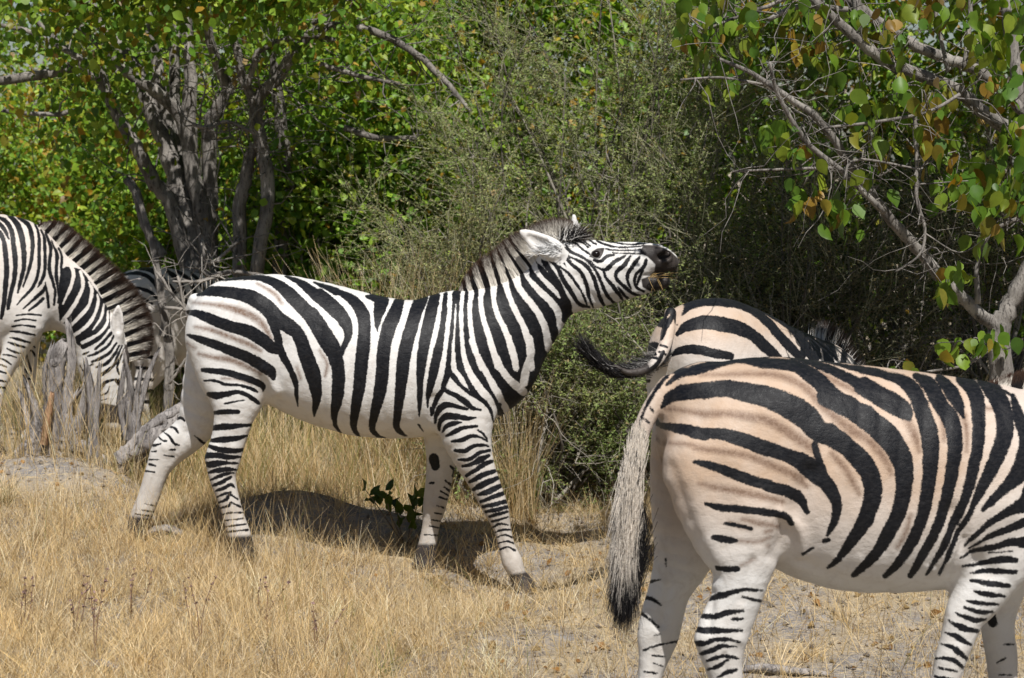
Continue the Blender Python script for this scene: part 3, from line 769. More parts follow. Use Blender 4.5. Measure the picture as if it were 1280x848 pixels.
def big_zebra():
    P = Pose(1010, 950, 6.7, 10.0)
    torso = P.chain([(885, 512, 60, 62), (912, 540, 88, 84), (945, 556, 108, 100), (1000, 580, 130, 112), (1065, 597, 141, 120), (1135, 602, 137, 120), (1205, 602, 128, 108), (1275, 600, 112, 88), (1330, 596, 96, 70), (1365, 600, 86, 62)])
    neck = P.chain([(1350, 600, 96, 60), (1420, 650, 75, 46), (1490, 730, 62, 38), (1540, 800, 55, 36)])
    head = P.chain([(1540, 800, 58, 38), (1560, 850, 56, 36), (1580, 905, 40, 28), (1592, 945, 28, 24)])
    ear = P.chain([(1505, 790, 12, 9, -.10), (1490, 765, 16, 8, -.13), (1480, 735, 5, 5, -.15)])
    ear2 = P.chain([(1505, 790, 12, 9, .10), (1490, 765, 16, 8, .13), (1480, 735, 5, 5, .15)])
    nh = leg(P, [(912, 585, 86, 56, -.12), (924, 655, 66, 48, -.145), (927, 700, 43, 36, -.16), (922, 738, 34, 28), (913, 766, 33, 24), (902, 796, 33, 22), (903, 822, 26, 20), (908, 850, 21, 17.5), (913, 890, 19, 16), (918, 920, 22, 18), (924, 938, 19, 18), (930, 955, 24, 23)], -.165)
    fh = leg(P, [(880, 560, 68, 50, .10), (868, 620, 56, 44, .13), (856, 690, 39, 34, .15), (838, 735, 27, 25), (829, 765, 27, 21), (823, 792, 27, 19), (819, 815, 21, 17), (812, 848, 15, 15), (808, 895, 15, 14), (810, 915, 18, 16), (814, 928, 16, 16), (818, 942, 21, 20)], .16, True)
    nf = leg(P, [(1285, 610, 78, 50, -.12), (1262, 668, 58, 44, -.15), (1238, 712, 42, 36, -.16), (1222, 744, 33, 28), (1207, 768, 26, 23), (1197, 798, 21.5, 20), (1188, 825, 20, 18), (1182, 850, 18, 16), (1174, 880, 19, 17), (1168, 915, 14.5, 13), (1164, 945, 17, 16), (1166, 958, 15, 15), (1170, 975, 22, 20)], -.17)
    ff = leg(P, [(1280, 640, 60, 44, .11), (1262, 705, 36, 32, .14), (1250, 750, 26, 23), (1247, 785, 21, 19), (1252, 820, 20, 18), (1254, 850, 18, 16), (1258, 890, 15, 13), (1262, 920, 17, 15), (1266, 935, 15, 15), (1270, 950, 20, 19)], .16, True)
    tail = P.chain([(836, 484, 15, 13, -.01), (822, 500, 13, 12, -.015), (808, 524, 12, 11, -.02), (799, 552, 10.5, 10, -.025), (792, 585, 11, 11, -.03), (788, 620, 12, 12, -.03), (785, 655, 11, 11, -.03), (782, 690, 6, 6, -.03)])
    fold = P.chain([(978, 640, 9, 8, -.20), (992, 668, 9, 8, -.185), (998, 700, 7, 6, -.15)])
    nh['k'] = .022; parts = [dict(nodes=torso, e=2.25), dict(nodes=fold, k=.03), dict(nodes=neck, k=.08), dict(nodes=head, k=.05), dict(nodes=ear, k=.015), dict(nodes=ear2, k=.015), nh, fh, nf, ff, dict(nodes=tail, k=.022)]
    bl = J([(112, 380, 5), (150, 270, 9), (200, 180, 13), (270, 108, 11), (350, 72, 9)], [(238, 168, 6), (290, 130, 27), (340, 112, 34), (391, 97, 38)],
           [(220, 258, 10), (260, 215, 40), (320, 197, 54), (391, 188, 56)], [(200, 330, 14), (260, 340, 28), (330, 352, 44), (391, 364, 48)],
           [(350, 480, 10), (420, 498, 30), (500, 525, 36), (580, 555, 38), (660, 580, 40), (730, 600, 40), (780, 632, 36), (812, 685, 16)],
           [(398, 654, 8), (460, 670, 25), (540, 675, 25), (640, 685, 25), (720, 695, 22), (747, 730, 16)], [(428, 790, 16), (470, 800, 24), (522, 804, 16)], [(475, 735, 6), (530, 742, 12), (582, 753, 10)])
    bl += K([(345, 68, 6), (480, 80, 14), (600, 105, 36), (700, 132, 46), (800, 168, 50), (900, 215, 58), (1000, 266, 62)], [(700, 103, 8), (850, 130, 18), (998, 165, 26)],
            [(-10, 150, 50), (100, 117, 50), (180, 98, 42), (260, 97, 52), (350, 120, 60), (450, 137, 65), (560, 152, 72), (640, 190, 88), (720, 243, 92), (780, 310, 100), (860, 372, 110), (1000, 440, 112)],
            [(-10, 292, 85), (100, 278, 88), (150, 278, 92), (250, 303, 102), (380, 333, 110), (480, 373, 116), (580, 423, 130), (650, 473, 132), (700, 532, 120), (770, 572, 108), (820, 592, 92)],
            [(-10, 542, 56), (130, 566, 62), (250, 602, 75), (380, 652, 80), (480, 682, 76), (580, 722, 80), (650, 782, 90), (725, 835, 92)], [(690, 630, 34), (716, 730, 42), (745, 820, 46)])
    bl += L_([(110, 312, 72), (180, 362, 62), (240, 422, 66), (275, 492, 62), (270, 570, 58), (240, 650, 52), (200, 710, 38), (150, 780, 20), (103, 822, 6)], [(0, 402, 40), (40, 432, 55), (85, 482, 50), (120, 530, 44), (140, 580, 32), (130, 640, 25), (104, 694, 8)],
             [(92, 716, 14), (108, 712, 10)], [(10, 755, 10), (50, 742, 8)],
             [(100, 172, 65), (200, 217, 72), (280, 272, 76), (350, 342, 76), (390, 422, 66), (395, 500, 55), (380, 590, 50), (345, 670, 45), (290, 760, 34), (203, 848, 16)],
             [(240, 130, 62), (300, 165, 64), (345, 192, 66), (390, 222, 54), (416, 258, 10)],
             [(130, 47, 6), (240, 68, 25), (330, 90, 26), (400, 120, 46), (440, 170, 50), (470, 250, 55), (492, 330, 55), (495, 420, 50), (485, 520, 45), (465, 620, 40), (430, 710, 37), (380, 790, 27), (323, 850, 14)],
             [(440, 95, 26), (490, 130, 50), (530, 200, 55), (570, 260, 55), (585, 330, 50), (580, 420, 45), (565, 510, 40), (545, 600, 38), (510, 690, 34), (465, 770, 28), (418, 848, 16)], [(530, 103, 32), (570, 150, 46), (600, 200, 38), (619, 248, 8)],
             [(618, 100, 50), (660, 150, 50), (675, 220, 45), (675, 320, 40), (660, 420, 38), (640, 510, 32), (610, 600, 28), (570, 690, 25), (520, 780, 18), (478, 843, 8)],
             [(695, 110, 44), (740, 160, 60), (770, 230, 60), (775, 310, 55), (745, 400, 50), (700, 490, 38), (660, 570, 24), (640, 620, 17), (600, 700, 13), (560, 780, 13), (528, 842, 8)],
             [(805, 165, 14), (830, 250, 40), (860, 330, 52), (848, 432, 70), (800, 490, 44), (740, 545, 28), (690, 597, 14)],
             [(880, 530, 70), (848, 572, 54), (780, 602, 28), (720, 642, 20), (670, 690, 14), (630, 742, 6)], [(720, 128, 6), (770, 148, 10), (800, 165, 8)])
    bl += N_([(610, 115, 40), (520, 150, 30), (450, 180, 27), (400, 210, 14), (348, 252, 5)], [(600, 215, 50), (530, 215, 34), (470, 235, 27), (400, 250, 19), (340, 280, 9), (300, 292, 4)], [(556, 300, 22), (500, 295, 28), (440, 305, 19), (380, 325, 11), (310, 330, 5)],
             [(556, 355, 16), (480, 352, 20), (410, 355, 14), (343, 361, 5)], [(526, 418, 12), (450, 412, 20), (390, 400, 18), (346, 393, 6)], [(502, 467, 8), (440, 460, 18), (390, 452, 15), (366, 444, 5)], [(477, 505, 5), (420, 502, 12), (370, 498, 11), (328, 488, 5)],
             [(447, 540, 10), (390, 542, 14), (350, 532, 12), (313, 518, 5)], [(417, 575, 8), (360, 578, 20), (310, 560, 13), (275, 542, 5)], [(377, 628, 12), (320, 618, 22), (280, 600, 15), (245, 580, 5)], [(347, 692, 8), (310, 672, 18), (270, 650, 17), (226, 636, 5)],
             [(332, 762, 10), (290, 725, 22), (250, 700, 13), (210, 690, 5)], [(307, 797, 10), (270, 765, 18), (220, 755, 12), (178, 757, 5)], [(282, 816, 7), (200, 800, 8)], [(290, 860, 8), (180, 840, 10)], [(280, 900, 8), (170, 885, 10)], [(350, 270, 6), (420, 232, 6)], [(430, 265, 5), (540, 258, 7)])
    bl += M_([(635, 290, 18), (690, 293, 24), (742, 290, 18)], [(588, 440, 20), (650, 428, 26), (720, 410, 20), (790, 398, 12), (870, 402, 5)], [(768, 437, 5), (862, 455, 9)], [(563, 532, 18), (630, 532, 25), (700, 512, 22), (772, 505, 10)],
             [(718, 547, 12), (770, 545, 6)], [(536, 600, 24), (600, 605, 26), (680, 605, 20), (764, 605, 8)], [(520, 670, 20), (580, 668, 20), (630, 652, 14), (690, 650, 14), (747, 662, 8)], [(543, 725, 7), (590, 715, 20), (650, 688, 18), (682, 680, 7)], [(688, 685, 8), (737, 688, 7)],
             [(583, 760, 8), (640, 742, 14), (700, 738, 14), (745, 748, 7)], [(593, 803, 8), (640, 790, 16), (692, 757, 8)], [(638, 845, 7), (690, 820, 18), (737, 805, 9)], [(600, 880, 6), (700, 865, 12)], [(610, 930, 6), (720, 915, 12)], [(640, 980, 8), (740, 970, 10)])
    bl = [[(p[0], p[1], p[2] * (1.22 if (p[1] > 690 and p[2] < 12) else 1.13)) for p in st] for st in bl]
    bl += J([(172, 262, 8), (186, 278, 8)], [(146, 305, 6), (168, 322, 9)], [(126, 348, 6), (150, 362, 8)], [(108, 405, 5), (135, 415, 7)], [(100, 455, 5), (122, 470, 6)])
    bl += [[(1300 + 34 * i, 470 + 16 * i, 8), (1312 + 34 * i, 540 + 20 * i, 18), (1300 + 30 * i, 640 + 12 * i, 14)] for i in range(7)]
    bl += [[(1560 - 4 * i, 790 + 22 * i, 4), (1540, 800 + 22 * i, 8), (1510, 815 + 22 * i, 5)] for i in range(6)]
    far = M_([(375, 240, 4), (380, 277, 9)], [(298, 356, 16), (349, 346, 6)], [(278, 438, 18), (315, 450, 14), (352, 477, 6)], [(243, 513, 18), (290, 545, 12), (342, 589, 5)], [(215, 576, 10), (237, 573, 7)], [(215, 601, 8), (237, 598, 5)], [(263, 706, 4), (340, 680, 8), (442, 659, 7)],
             [(308, 733, 7), (377, 738, 5)], [(313, 771, 5), (362, 789, 7)], [(268, 814, 5), (332, 826, 7)], [(318, 629, 5), (347, 621, 4)], [(250, 870, 6), (330, 880, 8)], [(245, 920, 6), (320, 925, 8)])
    far += N_([(440, 560, 48), (452, 592, 38)], [(498, 691, 5), (547, 690, 5)], [(468, 777, 5), (512, 755, 7)], [(480, 830, 4), (540, 835, 5)])
    br = K([(-20, 195, 8), (150, 190, 22), (300, 190, 24), (430, 207, 36), (560, 252, 40), (650, 302, 42), (710, 362, 36), (750, 402, 40), (830, 462, 46), (920, 542, 50), (1000, 582, 46)], [(-60, 420, 22), (0, 430, 30), (150, 436, 36), (280, 457, 42), (400, 482, 46), (500, 537, 52), (600, 602, 52), (690, 660, 44)],
           [(-60, 650, 14), (0, 656, 22), (130, 672, 30), (280, 702, 32), (420, 757, 36), (550, 812, 36), (620, 850, 30)], [(550, 130, 6), (700, 180, 22), (830, 240, 30), (960, 300, 26)])
    br += J([(230, 264, 4), (300, 270, 12), (391, 282, 20)], [(230, 404, 6), (330, 410, 9), (391, 424, 12)], [(760, 540, 25), (812, 582, 12)], [(370, 570, 6), (440, 590, 18), (520, 600, 22), (620, 620, 22), (712, 640, 16)], [(550, 715, 8), (620, 730, 14), (690, 745, 14)])
    br += L_([(85, 212, 14), (150, 262, 25), (230, 312, 26), (290, 362, 28), (330, 422, 20), (346, 465, 8)], [(120, 385, 12), (170, 440, 20), (205, 500, 15), (225, 540, 6)], [(405, 262, 18), (435, 320, 24), (452, 375, 8)], [(500, 180, 8), (540, 260, 16), (546, 335, 8)], [(620, 240, 20), (632, 300, 14), (630, 375, 6)],
             [(420, 620, 6), (400, 690, 14), (370, 740, 8)], [(690, 215, 6), (735, 215, 8)])
    br += M_([(700, 55, 6), (760, 75, 14), (806, 86, 8)], [(750, 150, 7), (840, 152, 13), (905, 130, 7)], [(760, 275, 4), (830, 245, 6)], [(790, 45, 8), (860, 62, 14), (930, 70, 10)], [(880, 100, 14), (910, 95, 8)], [(895, 170, 10), (905, 175, 8)])
    def tint(x, y):
        t = np.clip((728 - y) / 140, 0, 1)
        t = t * np.clip(0.7 + (x - 815) / 90, 0.65, 1) * (0.55 + 0.45 * np.clip((1290 - x) / 120, 0, 1))
        return 0.05 + 0.98 * t
    hoofs = [[(890, 925), (970, 925), (970, 1000), (880, 1000)], [(785, 915), (850, 915), (850, 980), (785, 980)], [(1140, 945), (1200, 945), (1210, 1010), (1140, 1010)], [(1240, 922), (1300, 922), (1300, 990), (1240, 990)]]
    muz = [(1540, 915), (1640, 900), (1640, 990), (1540, 990)]
    paint = dict(near=[('black', bl)], far=[('black', far)], brown=br, dark=[(q, 18) for q in hoofs] + [(muz, 12)], tint=tint, dust=lambda x, y: np.clip((y - 740) / 200, 0, 0.4))
    paint["relief"] = [([(1012, 590, 22), (990, 645, 22), (968, 695, 22)], -.012), ([(975, 640, 16), (1000, 662, 16), (1004, 692, 16)], .012), ([(985, 485, 70)], .014), ([(875, 525, 46), (898, 600, 46), (906, 665, 46)], -.010), ([(838, 585, 18), (866, 665, 18), (892, 722, 18)], -.008), ([(958, 636, 66)], .014), ([(890, 742, 12), (886, 785, 12)], -.008), ([(875, 800, 20)], .007), ([(925, 800, 16)], .006),
                       ([(1005, 702, 14), (1060, 728, 14), (1110, 735, 14)], -.006), ([(1190, 640, 24), (1212, 690, 24), (1240, 720, 24)], -.012), ([(1262, 640, 60)], .012), ([(1220, 745, 14), (1200, 800, 14)], -.005), ([(1174, 880, 22)], .006), ([(905, 820, 8), (912, 880, 8)], -.005), ([(940, 700, 12), (928, 750, 12)], -.006), ([(1150, 500, 60), (1190, 560, 60)], .006), ([(850, 470, 26)], .006)]
    paint["relief"] += [([(1075 + 27 * i, 500, 14), (1068 + 27 * i, 590, 14), (1050 + 27 * i, 690, 14)], -.0035) for i in range(6)] + [([(1180 + 9 * i, 650 + 8 * i, 6), (1160 + 9 * i, 705 + 4 * i, 6)], -.004) for i in range(4)]
    paint["relief_far"] = [([(823, 790, 20)], .007), ([(836, 735, 12), (828, 780, 12)], -.006), ([(818, 815, 8), (812, 880, 8)], -.004), ([(1250, 850, 16)], .005)]
    root, surf, sdf_at = build_zebra(P, parts, 0.0085, paint, "large tan striped zebra in the right foreground seen from the rump with hanging tail", "zebras grazing at the edge of the bush")
    mn = mane(root, P, [(1236, 484), (1262, 492), (1300, 505), (1360, 540), (1430, 590), (1500, 680), (1560, 770)], [6, 26, 44, 52, 54, 48, 30], 0.0, lambda x, y: sdf_at(x, y) * 0 + np.where(np.sin(x * 0.22) > 0, -1, 1), 4000, 0, 0.0018, 0.3)
    mn.build("mane", M_HAIR, root)
    # tail switch: grey white hairs turning black at the end
    a = Acc()
    n = 13000; u = rng.random(n) ** 1.25
    cx = catmull(np.array([(800, 540), (790, 580), (785, 620), (784, 660)], float), 8); i = (u * (len(cx) - 1)).astype(int)
    wid = 8 + 5 * u
    P0, _ = P.loc(cx[i, 0] + rng.normal(0, 1, n) * wid * .45, cx[i, 1] + rng.normal(0, 6, n), -.03); P0[:, 1] = -.03 + rng.normal(0, 1, n) * (.014 + .016 * u)
    tgt, _ = P.loc(781 + rng.normal(0, 7.5, n) - 3 * u, 660 + 85 * u + rng.normal(0, 14, n), -.03)
    tgt[:, 1] = -.03 + rng.normal(0, .022, n)
    D = tgt - P0; Ln = np.linalg.norm(D, axis=1); D = D / Ln[:, None]
    out = (P0 - P0.mean(0)); out[:, 2] = 0
    g = rng.random((n, 1))
    cr = np.where(g < .93, WHITE_H * (.85 + .5 * rng.random((n, 1))) * (1.06, 1.0, .93), BLACK_H * 3)
    V, F, C = hair(P0, D, Ln * (.7 + .35 * rng.random(n)), out * 0.06 + rng.normal(0, .012, (n, 3)), .0009, 8, cr, cr * .75, .7); a.add(V, F, C)
    n = 2600
    P0, _ = P.loc(786 + rng.normal(0, 9, n) + 5, 668 + rng.normal(0, 22, n), -.03); P0[:, 1] = -.03 + rng.normal(0, .018, n)
    tgt, _ = P.loc(778 + rng.normal(0, 8, n), 758 + rng.normal(0, 16, n), -.03); tgt[:, 1] = -.03 + rng.normal(0, .02, n)
    D = tgt - P0; Ln = np.linalg.norm(D, axis=1); D /= Ln[:, None]
    cr = BLACK_H * (.7 + 1.0 * rng.random((n, 1)))
    V, F, C = hair(P0, D, Ln, rng.normal(0, .03, (n, 3)), .0009, 7, cr, cr, .7); a.add(V, F, C)
    a.build("tail_tuft", M_HAIR, root)
    add_eye(root, surf, 1535, 820, .022, -1); add_eye(root, surf, 1535, 820, .022, 1)
    return P

PZ_BIG = big_zebra()

# ================================================================== the grazing zebra at the left edge
R1 = Crop(0, 260, 6.523); R2 = Crop(50, 330, 5.653); R3 = Crop(0, 390, 6.523); R4 = Crop(80, 430, 7.067)

def left_zebra():
    P = Pose(-90, 575, 12.2, 3.0)
    torso = P.chain([(-238, 345, 50, 46), (-205, 360, 66, 56), (-150, 370, 78, 66), (-95, 374, 82, 68), (-45, 368, 86, 64), (-5, 352, 82, 54), (6, 350, 77, 44)])
    neck = P.chain([(8, 351, 72, 44), (32, 351, 56, 36), (57, 361, 47, 30), (80, 370, 43, 25), (104, 393, 33, 22), (124, 418, 28, 21)])
    head = P.chain([(126, 425, 30, 22), (130, 448, 34, 24), (133, 474, 30, 21), (138, 498, 24, 17), (142, 515, 19, 15), (144, 526, 16, 14)])
    ear = P.chain([(148, 424, 7, 5, -.06), (147, 408, 8.5, 5, -.08), (147, 394, 7, 4, -.09), (148, 383, 2.2, 2, -.095)])
    earc = P.chain([(147.5, 414, 4.5, 5, -.105), (147, 400, 5, 6, -.115), (147.5, 390, 3, 4, -.115)])
    ear2 = P.chain([(150, 424, 7, 5, .06), (152, 408, 8.5, 5, .08), (153, 394, 7, 4, .09), (154, 383, 2.2, 2, .095)])
    nf = leg(P, [(22, 385, 36, 28, -.12), (33, 405, 23, 22, -.14), (26, 425, 17, 16), (15, 445, 13.5, 13), (5, 466, 11, 11), (-3, 490, 8.5, 8.5), (-7, 520, 7.5, 7), (-9, 545, 9.5, 9), (-6, 556, 8, 8), (-3, 566, 11, 10)], -.15)
    ff = leg(P, [(28, 388, 32, 26, .10), (38, 415, 15, 14), (38, 440, 10.5, 10), (37, 462, 9, 9), (35, 490, 7.5, 7), (33, 520, 7, 7), (32, 545, 9, 8), (34, 556, 8, 8), (36, 567, 10.5, 10)], .14, True)
    nh = leg(P, [(-222, 375, 46, 28, -.10), (-215, 420, 34, 24), (-218, 460, 19, 15), (-226, 485, 17, 12), (-224, 515, 11, 10), (-220, 548, 11, 10), (-215, 568, 13, 12)], -.14)
    fh = leg(P, [(-225, 375, 46, 28, .10), (-232, 420, 32, 24), (-245, 460, 18, 15), (-258, 485, 16, 12), (-256, 515, 11, 10), (-252, 548, 11, 10), (-247, 568, 13, 12)], .14, True)
    tail = P.chain([(-280, 318, 9, 8), (-290, 345, 7, 6), (-292, 390, 6, 5), (-291, 440, 5, 5)])
    parts = [dict(nodes=torso, e=2.25), dict(nodes=neck, k=.06), dict(nodes=head, k=.05), dict(nodes=ear, k=.012), dict(nodes=earc, sub=True, k=.005), dict(nodes=ear2, k=.012), nf, ff, nh, fh, dict(nodes=tail, k=.025)]
    bl = R1([(0, 205, 40), (30, 270, 36), (45, 380, 40), (55, 500, 40), (45, 640, 40), (30, 790, 34), (10, 900, 28)], [(-20, 115, 30), (0, 133, 30), (40, 182, 32), (72, 255, 10)],
            [(-45, 60, 22), (0, 85, 26), (50, 112, 36), (95, 190, 36), (110, 300, 40), (125, 430, 40), (120, 560, 36), (90, 690, 34), (65, 820, 28)], [(50, 30, 30), (95, 80, 36), (150, 150, 46), (180, 250, 45), (195, 370, 38), (195, 480, 34), (175, 570, 30), (145, 690, 18)],
            [(120, 48, 22), (165, 88, 26), (230, 140, 36), (260, 230, 35), (265, 340, 30), (250, 450, 28), (225, 540, 22), (188, 645, 9)], [(280, 120, 14), (308, 185, 18), (320, 270, 28), (318, 400, 28), (315, 500, 25), (290, 600, 25), (250, 670, 25), (180, 742, 17), (138, 792, 7)],
            [(335, 180, 16), (358, 235, 20), (365, 330, 25), (368, 450, 25), (360, 540, 25), (330, 610, 24), (308, 648, 8)], [(372, 205, 18), (398, 270, 22), (415, 330, 28), (405, 430, 25), (405, 520, 30), (430, 600, 25), (450, 680, 20), (440, 790, 18)],
            [(420, 270, 10), (443, 325, 14), (465, 390, 28), (460, 470, 28), (460, 560, 28), (470, 650, 20), (478, 720, 10)], [(478, 330, 12), (505, 395, 18), (500, 480, 20), (500, 560, 22), (490, 650, 26), (480, 770, 26)], [(370, 610, 12), (385, 700, 20), (397, 810, 20)],
            [(368, 632, 12), (350, 680, 30), (270, 752, 21), (188, 824, 10)], [(352, 740, 24), (300, 790, 22), (235, 838, 13)])
    fill = R2([(150, 40), (185, 20), (290, 40), (385, 170), (455, 270), (505, 345), (505, 470), (425, 562), (300, 602), (258, 560), (222, 440), (140, 410), (130, 300)])
    wh = R2([(205, -10, 26), (236, 60, 30), (222, 150, 28), (190, 220, 22), (163, 285, 12)], [(285, 55, 22), (304, 120, 28), (295, 190, 28), (230, 310, 30), (160, 405, 30)], [(345, 130, 18), (368, 190, 26), (350, 280, 26), (310, 340, 28), (222, 432, 28)],
            [(405, 215, 14), (412, 270, 24), (385, 360, 26), (330, 440, 28), (245, 502, 26)], [(452, 285, 16), (432, 380, 20), (373, 468, 10)], [(480, 335, 18), (470, 430, 22), (400, 505, 24), (298, 558, 24)], [(492, 468, 20), (430, 550, 24), (308, 618, 24)])
    hd = R2([(510, 480, 18), (450, 550, 22), (390, 602, 14)], [(520, 510, 12), (480, 580, 18), (400, 632, 20), (338, 652, 10)], [(540, 560, 12), (490, 630, 20), (420, 672, 22), (368, 692, 12)], [(560, 580, 12), (520, 650, 20), (460, 710, 22), (398, 732, 14)],
            [(580, 580, 10), (545, 660, 16), (520, 720, 20), (440, 780, 24), (405, 802, 8)], [(600, 590, 9), (570, 660, 14), (545, 730, 14), (560, 782, 12)], [(620, 570, 8), (600, 640, 12), (588, 695, 10)], [(640, 600, 9), (630, 660, 12), (652, 702, 8)], [(305, 640, 10), (345, 622, 12)])
    hd += R4([(318, 415, 22), (360, 345, 28), (432, 318, 18)], [(458, 318, 22), (500, 380, 25), (528, 435, 12)], [(318, 460, 8), (380, 430, 12), (402, 378, 7)], [(318, 502, 7), (392, 484, 7)], [(140, 190, 10), (175, 260, 12), (165, 300, 8)], [(210, 200, 10), (260, 180, 8)])
    lg = R3([(120, 75, 8), (200, 60, 14), (292, 72, 12)], [(98, 120, 10), (180, 110, 16), (285, 122, 16)], [(83, 160, 10), (160, 165, 18), (285, 190, 16)], [(78, 208, 9), (150, 225, 20), (245, 252, 14)], [(68, 248, 12), (130, 270, 22), (205, 290, 13)],
            [(58, 300, 10), (110, 325, 18), (168, 342, 8)], [(28, 350, 10), (80, 355, 14), (132, 372, 8)], [(5, 380, 9), (50, 400, 14), (92, 432, 8)], [(-10, 425, 12), (50, 450, 16)], [(-20, 480, 12), (48, 500, 14)], [(-30, 555, 16), (47, 570, 14)], [(-40, 610, 14), (42, 622, 14)], [(130, 30, 8), (220, 20, 12), (335, 28, 12)], [(-60, 670, 12), (0, 685, 12)])
    far = R3([(213, 330, 10), (235, 420, 14), (257, 485, 10)], [(233, 300, 8), (270, 330, 14), (285, 360, 10)], [(195, 555, 12), (250, 545, 14)], [(205, 470, 8), (225, 500, 12), (250, 520, 8)], [(240, 260, 12), (285, 290, 14)], [(190, 620, 8), (260, 615, 9)])
    bl2 = [[(-28 - 26 * i, 285 + 2 * i, 6), (-24 - 26 * i, 350, 9), (-34 - 25 * i, 420, 5)] for i in range(6)] + [[(-270, 330 + 22 * i, 4), (-225, 325 + 24 * i, 9), (-180, 350 + 22 * i, 8)] for i in range(5)] + [[(-240, 450 + 16 * i, 3), (-200, 452 + 16 * i, 5)] for i in range(6)]
    muz = R4([(290, 590), (330, 520), (440, 540), (560, 560), (640, 520), (640, 700), (280, 700)])[0]
    earp = [(137, 384), (158, 380), (158, 424), (146, 426), (138, 412)]
    paint = dict(near=[('black', bl + bl2), ('fill', fill), ('white', wh), ('black', hd + lg), ('erase', [earp])], far=[('black', far)], dark=[(muz, 5), ([(155, 430), (172, 436), (172, 470), (160, 460)], 5), ([(-25, 552), (15, 552), (15, 590), (-25, 590)], 5), ([(22, 556), (50, 556), (50, 590), (22, 590)], 5)],
                 tint=lambda x, y: 0.10 + 0.32 * np.clip((430 - y) / 120, 0, 1), dust=lambda x, y: np.clip((y - 500) / 80, 0, 0.6))
    root, surf, sdf_at = build_zebra(P, parts, 0.0085, paint, "zebra at the left edge with its head down behind the grey stump", "zebras grazing at the edge of the bush")
    wp = R1([(395, 180)], [(455, 270)], [(515, 335)], [(580, 350)], [(660, 430)], [(750, 540)], [(810, 600)]) + R2([(470, 120)], [(420, 60)], [(450, 190)], [(480, 240)], [(520, 280)], [(590, 330)], [(610, 380)], [(640, 430)], [(660, 470)], [(650, 520)])
    wp = np.array([w[0] for w in wp])
    crest = np.array([(44, 288), (56, 297), (68, 308), (80, 319), (92, 331), (105, 346), (118, 363), (128, 380), (138, 398), (148, 418), (156, 436), (160, 452)], float)
    cc = catmull(crest, 8); arc = np.concatenate([[0], np.cumsum(np.linalg.norm(np.diff(cc, axis=0), axis=1))])
    band = lambda x, y: np.where((arc[np.argmin((np.asarray(x)[:, None] - cc[:, 0]) ** 2 + (np.asarray(y)[:, None] - cc[:, 1]) ** 2, 1)] / 12.2 + 0.15) % 1.0 < 0.45, -1.0, 1.0)
    mn = mane(root, P, crest, [12, 26, 30, 31, 33, 36, 40, 44, 46, 44, 36, 24], 0.05, band, 8000, 0, 0.0017, 0.36)
    mn.build("mane", M_HAIR, root)
    add_eye(root, surf, 151, 478, .02, -1); add_eye(root, surf, 151, 478, .02, 1)
    n = 500; t0 = P.loc(np.array([-291.0]), np.array([440.0]), 0)[0][0]
    V, F, C = hair(t0 + rng.normal(0, .012, (n, 3)), norm(np.array([0, 0, -1.0]) + rng.normal(0, .1, (n, 3))), .25 + .15 * rng.random(n), rng.normal(0, .05, (n, 3)), .002, 5, np.tile(BLACK_H, (n, 1)), np.tile(BLACK_H, (n, 1)))
    a = Acc(); a.add(V, F, C); a.build("tail_tuft", M_HAIR, root)
    return P

PZ_LEFT = left_zebra()

# ================================================================== two zebras half hidden: common grazing body in metres
def grazing_parts(s=1.0, head_down=1.0):
    def ch(n): return catmull(np.array(n, float) * s, 3)
    def lg(n, ly, far=False): return dict(nodes=catmull(np.array([(x, ly * q, z, r, w) for x, z, r, w, q in n]) * s, 3), k=.05, far=far)
    torso = ch([(.17, 0, 1.02, .235, .225), (.28, 0, 1.00, .27, .25), (.45, 0, .96, .31, .285), (.68, 0, .93, .33, .30), (.9, 0, .94, .325, .285), (1.06, 0, .96, .30, .23), (1.16, 0, .98, .26, .18)])
    neck = ch([(1.12, 0, 1.0, .25, .16), (1.28, 0, .93, .20, .13), (1.42, 0, .80, .16, .105), (1.54, 0, .64, .13, .095)])
    head = ch([(1.55, 0, .62, .135, .1), (1.62, 0, .48, .13, .095), (1.68, 0, .34, .095, .075), (1.72, 0, .22, .075, .065)])
    e1 = ch([(1.56, -.07, .74, .03, .022), (1.55, -.10, .82, .034, .02), (1.55, -.12, .9, .009, .01)]); e2 = ch([(1.56, .07, .74, .03, .022), (1.55, .10, .82, .034, .02), (1.55, .12, .9, .009, .01)])
    hind = [(.2, .92, .24, .15, .75), (.2, .75, .18, .13, .95), (.17, .6, .11, .09, 1), (.1, .48, .07, .055, 1), (.09, .4, .05, .045, 1), (.11, .26, .04, .036, 1), (.13, .12, .045, .04, 1), (.16, .04, .055, .05, 1)]
    fore = [(1.08, .85, .2, .12, .7), (1.08, .7, .11, .09, 1), (1.08, .55, .07, .06, 1), (1.08, .42, .058, .05, 1), (1.08, .27, .038, .034, 1), (1.09, .12, .045, .04, 1), (1.12, .04, .055, .05, 1)]
    tail = ch([(.0, 0, 1.12, .035, .035), (-.06, 0, 1.0, .026, .025), (-.08, 0, .85, .02, .02)])
    parts = [dict(nodes=torso, e=2.25), dict(nodes=neck, k=.07), dict(nodes=head, k=.05), dict(nodes=e1, k=.015), dict(nodes=e2, k=.015), lg(hind, -.15), lg(hind, .15, True), lg(fore, -.14), lg(fore, .14, True)]
    return parts, tail

